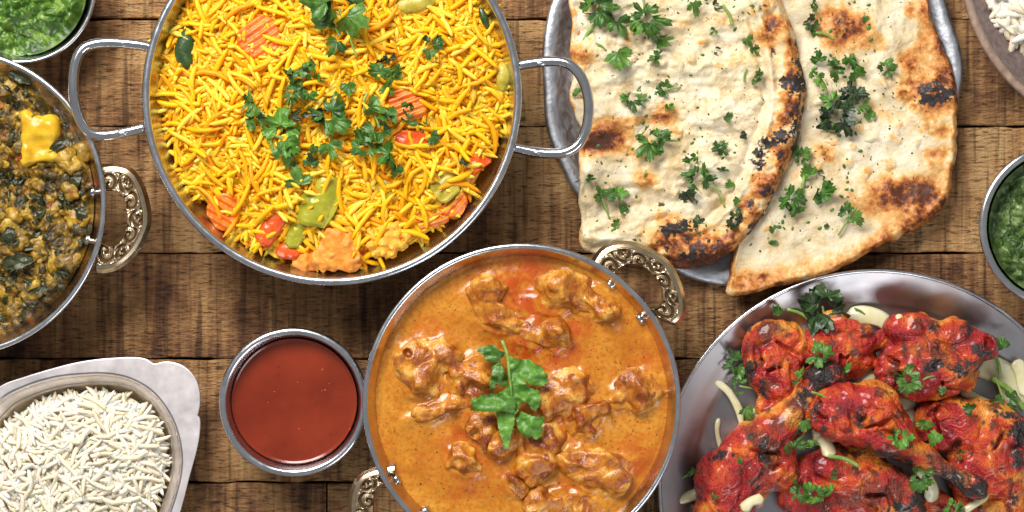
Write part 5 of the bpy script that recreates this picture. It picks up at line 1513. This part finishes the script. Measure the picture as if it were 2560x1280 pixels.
NG2 = 'coriander on the smooth naan'
for a in [
    ('naan2', 2045, 144, 52, 5, 'leaf', 'coriander leaf at the crease beside the fold', 'leaf'),
    ('naan2', 2042, 192, 62, -55, 'strip', 'pale yellow green shred beside the fold', 'leaf_bright'),
    ('naan2', 2034, 16, 40, -70, 'strip', 'dark shred near the top of the crease', 'leaf'),
    ('naan2', 2028, 54, 52, 5, 'cluster', 'dark little tuft on the upper crease', 'leaf_dark'),
    ('naan2', 2062, 90, 48, -20, 'stem', 'green stem bit lying over the crease', 'leaf'),
    ('naan2', 2030, 76, 36, 75, 'strip', 'small green curl above the pale shred', 'leaf_bright'),
    ('naan2', 2085, 165, 66, -35, 'strip', 'coriander strip lying along the crease', 'leaf'),
    ('naan2', 2088, 190, 50, 190, 'leaf', 'leaf tip tucked under the crease', 'leaf'),
    ('naan2', 2138, 175, 84, -72, 'strip', 'long hooked coriander shred beyond the crease', 'leaf'),
    ('naan2', 2212, 170, 56, 60, 'cluster', 'dark tuft alone on the upper bread', 'leaf'),
    ('naan2', 2162, 48, 24, 50, 'leaf', 'tiny leaf beside the browned upper patch', 'leaf'),
    ('naan2', 2090, 290, 108, 180, 'big', 'big singed coriander clump in the middle of the smooth naan', 'leaf_dark'),
    ('naan2', 2068, 250, 60, 60, 'leaf', 'bright leaf at the head of the singed clump', 'leaf_bright'),
    ('naan2', 2062, 312, 56, 140, 'leaf', 'green leaf at the foot of the singed clump', 'leaf'),
    ('naan2', 2122, 240, 70, 130, 'cluster', 'black wilted leaves joining clump and crease', 'leaf_dark'),
    ('naan2', 2160, 268, 80, -48, 'strip', 'long green blade pointing away along the crease', 'leaf'),
    ('naan2', 1998, 392, 60, 160, 'cluster', 'green tuft close to the fold edge', 'leaf'),
    ('naan2', 2018, 428, 62, 30, 'leaf', 'yellowing coriander leaf below the green tuft', 'leaf_bright'),
    ('naan2', 2010, 470, 62, 88, 'stem', 'thick pale stem standing below the yellowing leaf', 'leaf'),
    ('naan2', 1976, 492, 84, 20, 'cluster', 'spread of coriander leaves around the thick stem', 'leaf'),
    ('naan2', 2062, 480, 84, 0, 'strip', 'long level coriander branch from the thick stem', 'leaf_bright'),
    ('naan2', 1985, 525, 50, 30, 'leaf', 'leaf hanging below the thick stem', 'leaf'),
    ('naan2', 2126, 535, 84, -30, 'sprig', 'neat three leaf sprig with stem on bare bread', 'leaf'),
    ('naan2', 2055, 436, 36, -60, 'strip', 'thin green splinter above the level branch', 'leaf'),
    ('naan2', 2066, 566, 20, 30, 'leaf', 'single tiny leaf on the lower bread', 'leaf'),
    ('naan2', 1930, 572, 30, 60, 'leaf', 'small leaf at the shadowed fold edge', 'leaf'),
    ('naan2', 1935, 606, 26, 10, 'leaf', 'lowest little leaf on the smooth naan', 'leaf'),
]: herb(*a, group=NG2)
TG = 'coriander on the chicken plate'
for x, y, z, s, r, kind, lab, mt in [
    (2055, 765, 70, 124, 10, 'big', 'large dark coriander sprig behind the wing joint', 'leaf_dark'),
    (2000, 790, 34, 70, -28, 'stem', 'green stem lying on steel beside the dark sprig', 'leaf'),
    (1942, 776, 60, 44, 30, 'leaf', 'coriander leaf peeking out behind the burnt thigh', 'leaf'),
    (2046, 888, 122, 74, 150, 'cluster', 'coriander cluster on the joint between thigh and wing', 'leaf'),
    (1996, 942, 118, 50, 60, 'strip', 'bright coriander curl on the burnt thigh', 'leaf_bright'),
    (2118, 918, 106, 32, 60, 'leaf', 'single tiny leaf on the wing joint', 'leaf_bright'),
    (2268, 948, 158, 80, 20, 'cluster', 'coriander cluster on the plump round thigh', 'leaf'),
    (2320, 945, 156, 30, 20, 'stem', 'small stem bit beside the round thigh cluster', 'leaf'),
    (2355, 975, 142, 34, 60, 'leaf', 'small dark leaf on the thigh underside', 'leaf'),
    (2500, 858, 64, 56, 20, 'leaf', 'upright coriander leaf behind the hollow bone', 'leaf'),
    (2488, 905, 50, 66, -70, 'stem', 'pale stem below the upright leaf', 'leaf'),
    (2520, 985, 56, 110, -45, 'stem', 'long thin coriander stem over the wide onion', 'leaf'),
    (2508, 1000, 60, 84, 200, 'sprig', 'loose coriander sprig on the wide onion', 'leaf'),
    (2420, 1020, 120, 42, 60, 'leaf', 'coriander leaf on the bright red leg', 'leaf'),
    (2246, 1092, 182, 66, 60, 'cluster', 'bright coriander cluster on the crossing drumstick', 'leaf_bright'),
    (2310, 1062, 120, 58, -20, 'strip', 'coriander strip on the red leg near the onion', 'leaf_bright'),
    (2330, 1092, 120, 66, 30, 'leaf', 'lobed coriander leaf on the red leg', 'leaf_bright'),
    (2395, 1135, 100, 42, 70, 'strip', 'coriander shred in the hole of the red leg', 'leaf'),
    (2012, 1062, 130, 60, 200, 'leaf', 'coriander leaf between the drumsticks', 'leaf'),
    (1985, 1110, 144, 70, 25, 'strip', 'dark coriander strip on the drumstick shank', 'leaf'),
    (2020, 1110, 130, 56, 20, 'strip', 'curved coriander shred reaching toward the onion curl', 'leaf'),
    (2000, 1225, 112, 66, 80, 'cluster', 'tall coriander clump on the broad leg', 'leaf'),
    (2032, 1235, 116, 64, 150, 'cluster', 'second coriander clump beside the tall one', 'leaf_bright'),
    (2068, 1222, 120, 44, 60, 'leaf', 'coriander leaf to the side of the two clumps', 'leaf_bright'),
    (2085, 1185, 124, 34, 65, 'strip', 'small upright shred on the broad leg', 'leaf'),
    (2108, 1152, 134, 76, -18, 'stem', 'flat green stem across the broad leg', 'leaf'),
    (2298, 1190, 126, 74, 10, 'cluster', 'dark coriander under the drumstick bone', 'leaf'),
    (1848, 1150, 138, 30, 90, 'leaf', 'small leaf on the thick drumstick', 'leaf'),
    (1785, 1240, 124, 26, 20, 'leaf', 'tiny round leaf at the thick drumstick end', 'leaf'),
    (1738, 1175, 24, 66, -60, 'sprig', 'coriander sprig alone on bare steel', 'leaf'),
    (1836, 905, 36, 74, 0, 'cluster', 'coriander clump on steel beside the burnt thigh', 'leaf'),
    (1848, 965, 34, 64, 80, 'sprig', 'stemmed coriander sprig under the burnt thigh', 'leaf'),
    (1866, 1030, 46, 56, 200, 'leaf', 'dark leaf between onion strip and thigh', 'leaf'),
    (1884, 1068, 50, 46, 250, 'leaf', 'leaf at the onion piece below the thigh', 'leaf'),
    (1840, 1100, 44, 52, 40, 'leaf', 'leaf beside the long curved onion strip', 'leaf'),
    (2380, 1268, 116, 56, 0, 'cluster', 'coriander at the frame edge below the bone', 'leaf'),
    (2148, 778, 36, 30, -30, 'stem', 'short stem behind the broad white onion', 'leaf'),
    (2050, 990, 150, 46, -25, 'stem', 'pale stem at the black drumstick knob', 'leaf'),
]: herb(None, x, y, s, r, kind, lab, mt, z=z, group=TG)

# the fresh sprig in the middle of the curry, leaf by leaf
def traced_leaf(pts, z, seed, root, mat, amp=10.0, dome=10.0):
    P0 = np.array([(1140+x*.25, 820+y*.25) for x, y in pts]); P = []
    for i in range(len(P0)):
        a, b = P0[i], P0[(i+1) % len(P0)]; L = np.hypot(*(b-a)); m = max(1, int(L/4.5)); nn = np.array([b[1]-a[1], a[0]-b[0]])/L
        far = min(np.hypot(*(a-P0[0])), np.hypot(*(b-P0[0])), 40)/40
        for j in range(m): P.append(tuple(a+(b-a)*j/m + (nn*1.5*far*(1 if j % 2 else -1) if j else 0)))
    bm = bmesh.new()
    vs = [bm.verts.new((x, y, 0)) for x, y in WA(P, z)]
    es = [bm.edges.new((vs[i], vs[(i+1) % len(vs)])) for i in range(len(vs))]
    bmesh.ops.triangle_fill(bm, edges=es, use_beauty=True)
    for _ in range(3):
        bmesh.ops.subdivide_edges(bm, edges=[e for e in bm.edges if e.calc_length() > 5.0], cuts=1, use_grid_fill=True)
    bmesh.ops.triangulate(bm, faces=bm.faces)
    bmesh.ops.recalc_face_normals(bm, faces=bm.faces)
    bm.verts.ensure_lookup_table()
    V = np.array([v.co[:] for v in bm.verts]); F = [[v.index for v in f.verts] for f in bm.faces]
    nz = np.array([f.normal.z for f in bm.faces]).mean()
    if nz < 0: F = [f[::-1] for f in F]
    bm.free()
    c = V.mean(0); rr = np.hypot(V[:, 0]-c[0], V[:, 1]-c[1]); rr = rr/rr.max()
    V[:, 2] = z + dome*(1-rr**2) + amp*fbm(V[:, 0]/30, V[:, 1]/20, seed=seed, oct=2)
    vein = np.clip(1-np.abs(np.sin(np.arctan2(V[:, 1]-c[1], V[:, 0]-c[0])*4))*6, 0, 1)*.6
    put('leaf', V, F, MAT[mat], root, attrs={'vein': vein})
sp = empty('coriander_garnish', W(1270, 1000, ZS+20), 'fresh whole coriander sprig laid in the middle of the orange curry', 'coriander')
ZL = ZS+52
traced_leaf([(400, 835), (470, 830), (585, 850), (585, 950), (550, 1080), (520, 1200), (490, 1215), (460, 1120), (420, 980)], ZL-7, 1, sp, 'leaf_bright', 5, 6)
traced_leaf([(440, 330), (480, 420), (520, 470), (515, 560), (460, 600), (430, 540), (380, 580), (380, 620), (340, 620), (330, 530), (360, 460), (360, 350)], ZL-14, 2, sp, 'leaf')
traced_leaf([(590, 870), (650, 830), (720, 860), (800, 885), (885, 885), (875, 940), (850, 980), (880, 1000), (850, 1030), (860, 1070), (800, 1115), (760, 1080), (710, 1100), (660, 1060), (615, 1000), (605, 930)], ZL-6, 3, sp, 'leaf_bright')
traced_leaf([(505, 245), (450, 230), (400, 190), (380, 160), (310, 175), (260, 185), (210, 200), (210, 240), (260, 260), (310, 330), (350, 350), (440, 320), (470, 290)], ZL-2, 4, sp, 'leaf_bright')
traced_leaf([(520, 270), (620, 310), (740, 315), (775, 355), (850, 378), (885, 440), (915, 470), (922, 540), (860, 582), (790, 570), (740, 560), (690, 510), (700, 560), (750, 600), (830, 625), (848, 690), (835, 770), (800, 830), (755, 810), (720, 745), (660, 730), (600, 860), (560, 820), (520, 700), (545, 520)], ZL, 5, sp, 'leaf_bright', 13, 12)
traced_leaf([(545, 540), (480, 620), (400, 660), (330, 655), (310, 680), (240, 660), (230, 695), (170, 690), (145, 740), (170, 770), (145, 825), (300, 835), (440, 838), (470, 820), (580, 870), (600, 780), (580, 640)], ZL+5, 6, sp, 'leaf_bright', 10, 10)
V, F = tube([W(1140+x*.25, 820+y*.25, zz) for x, y, zz in ((460, 130, ZL+2), (500, 220, ZL+8), (520, 320, ZL+13), (530, 430, ZL+17), (545, 560, ZL+20), (560, 680, ZL+18))], [4.2, 4, 3.8, 3.6, 3, 1.6], 30, 8)
put('stem', V, F, MAT['stem'], sp)
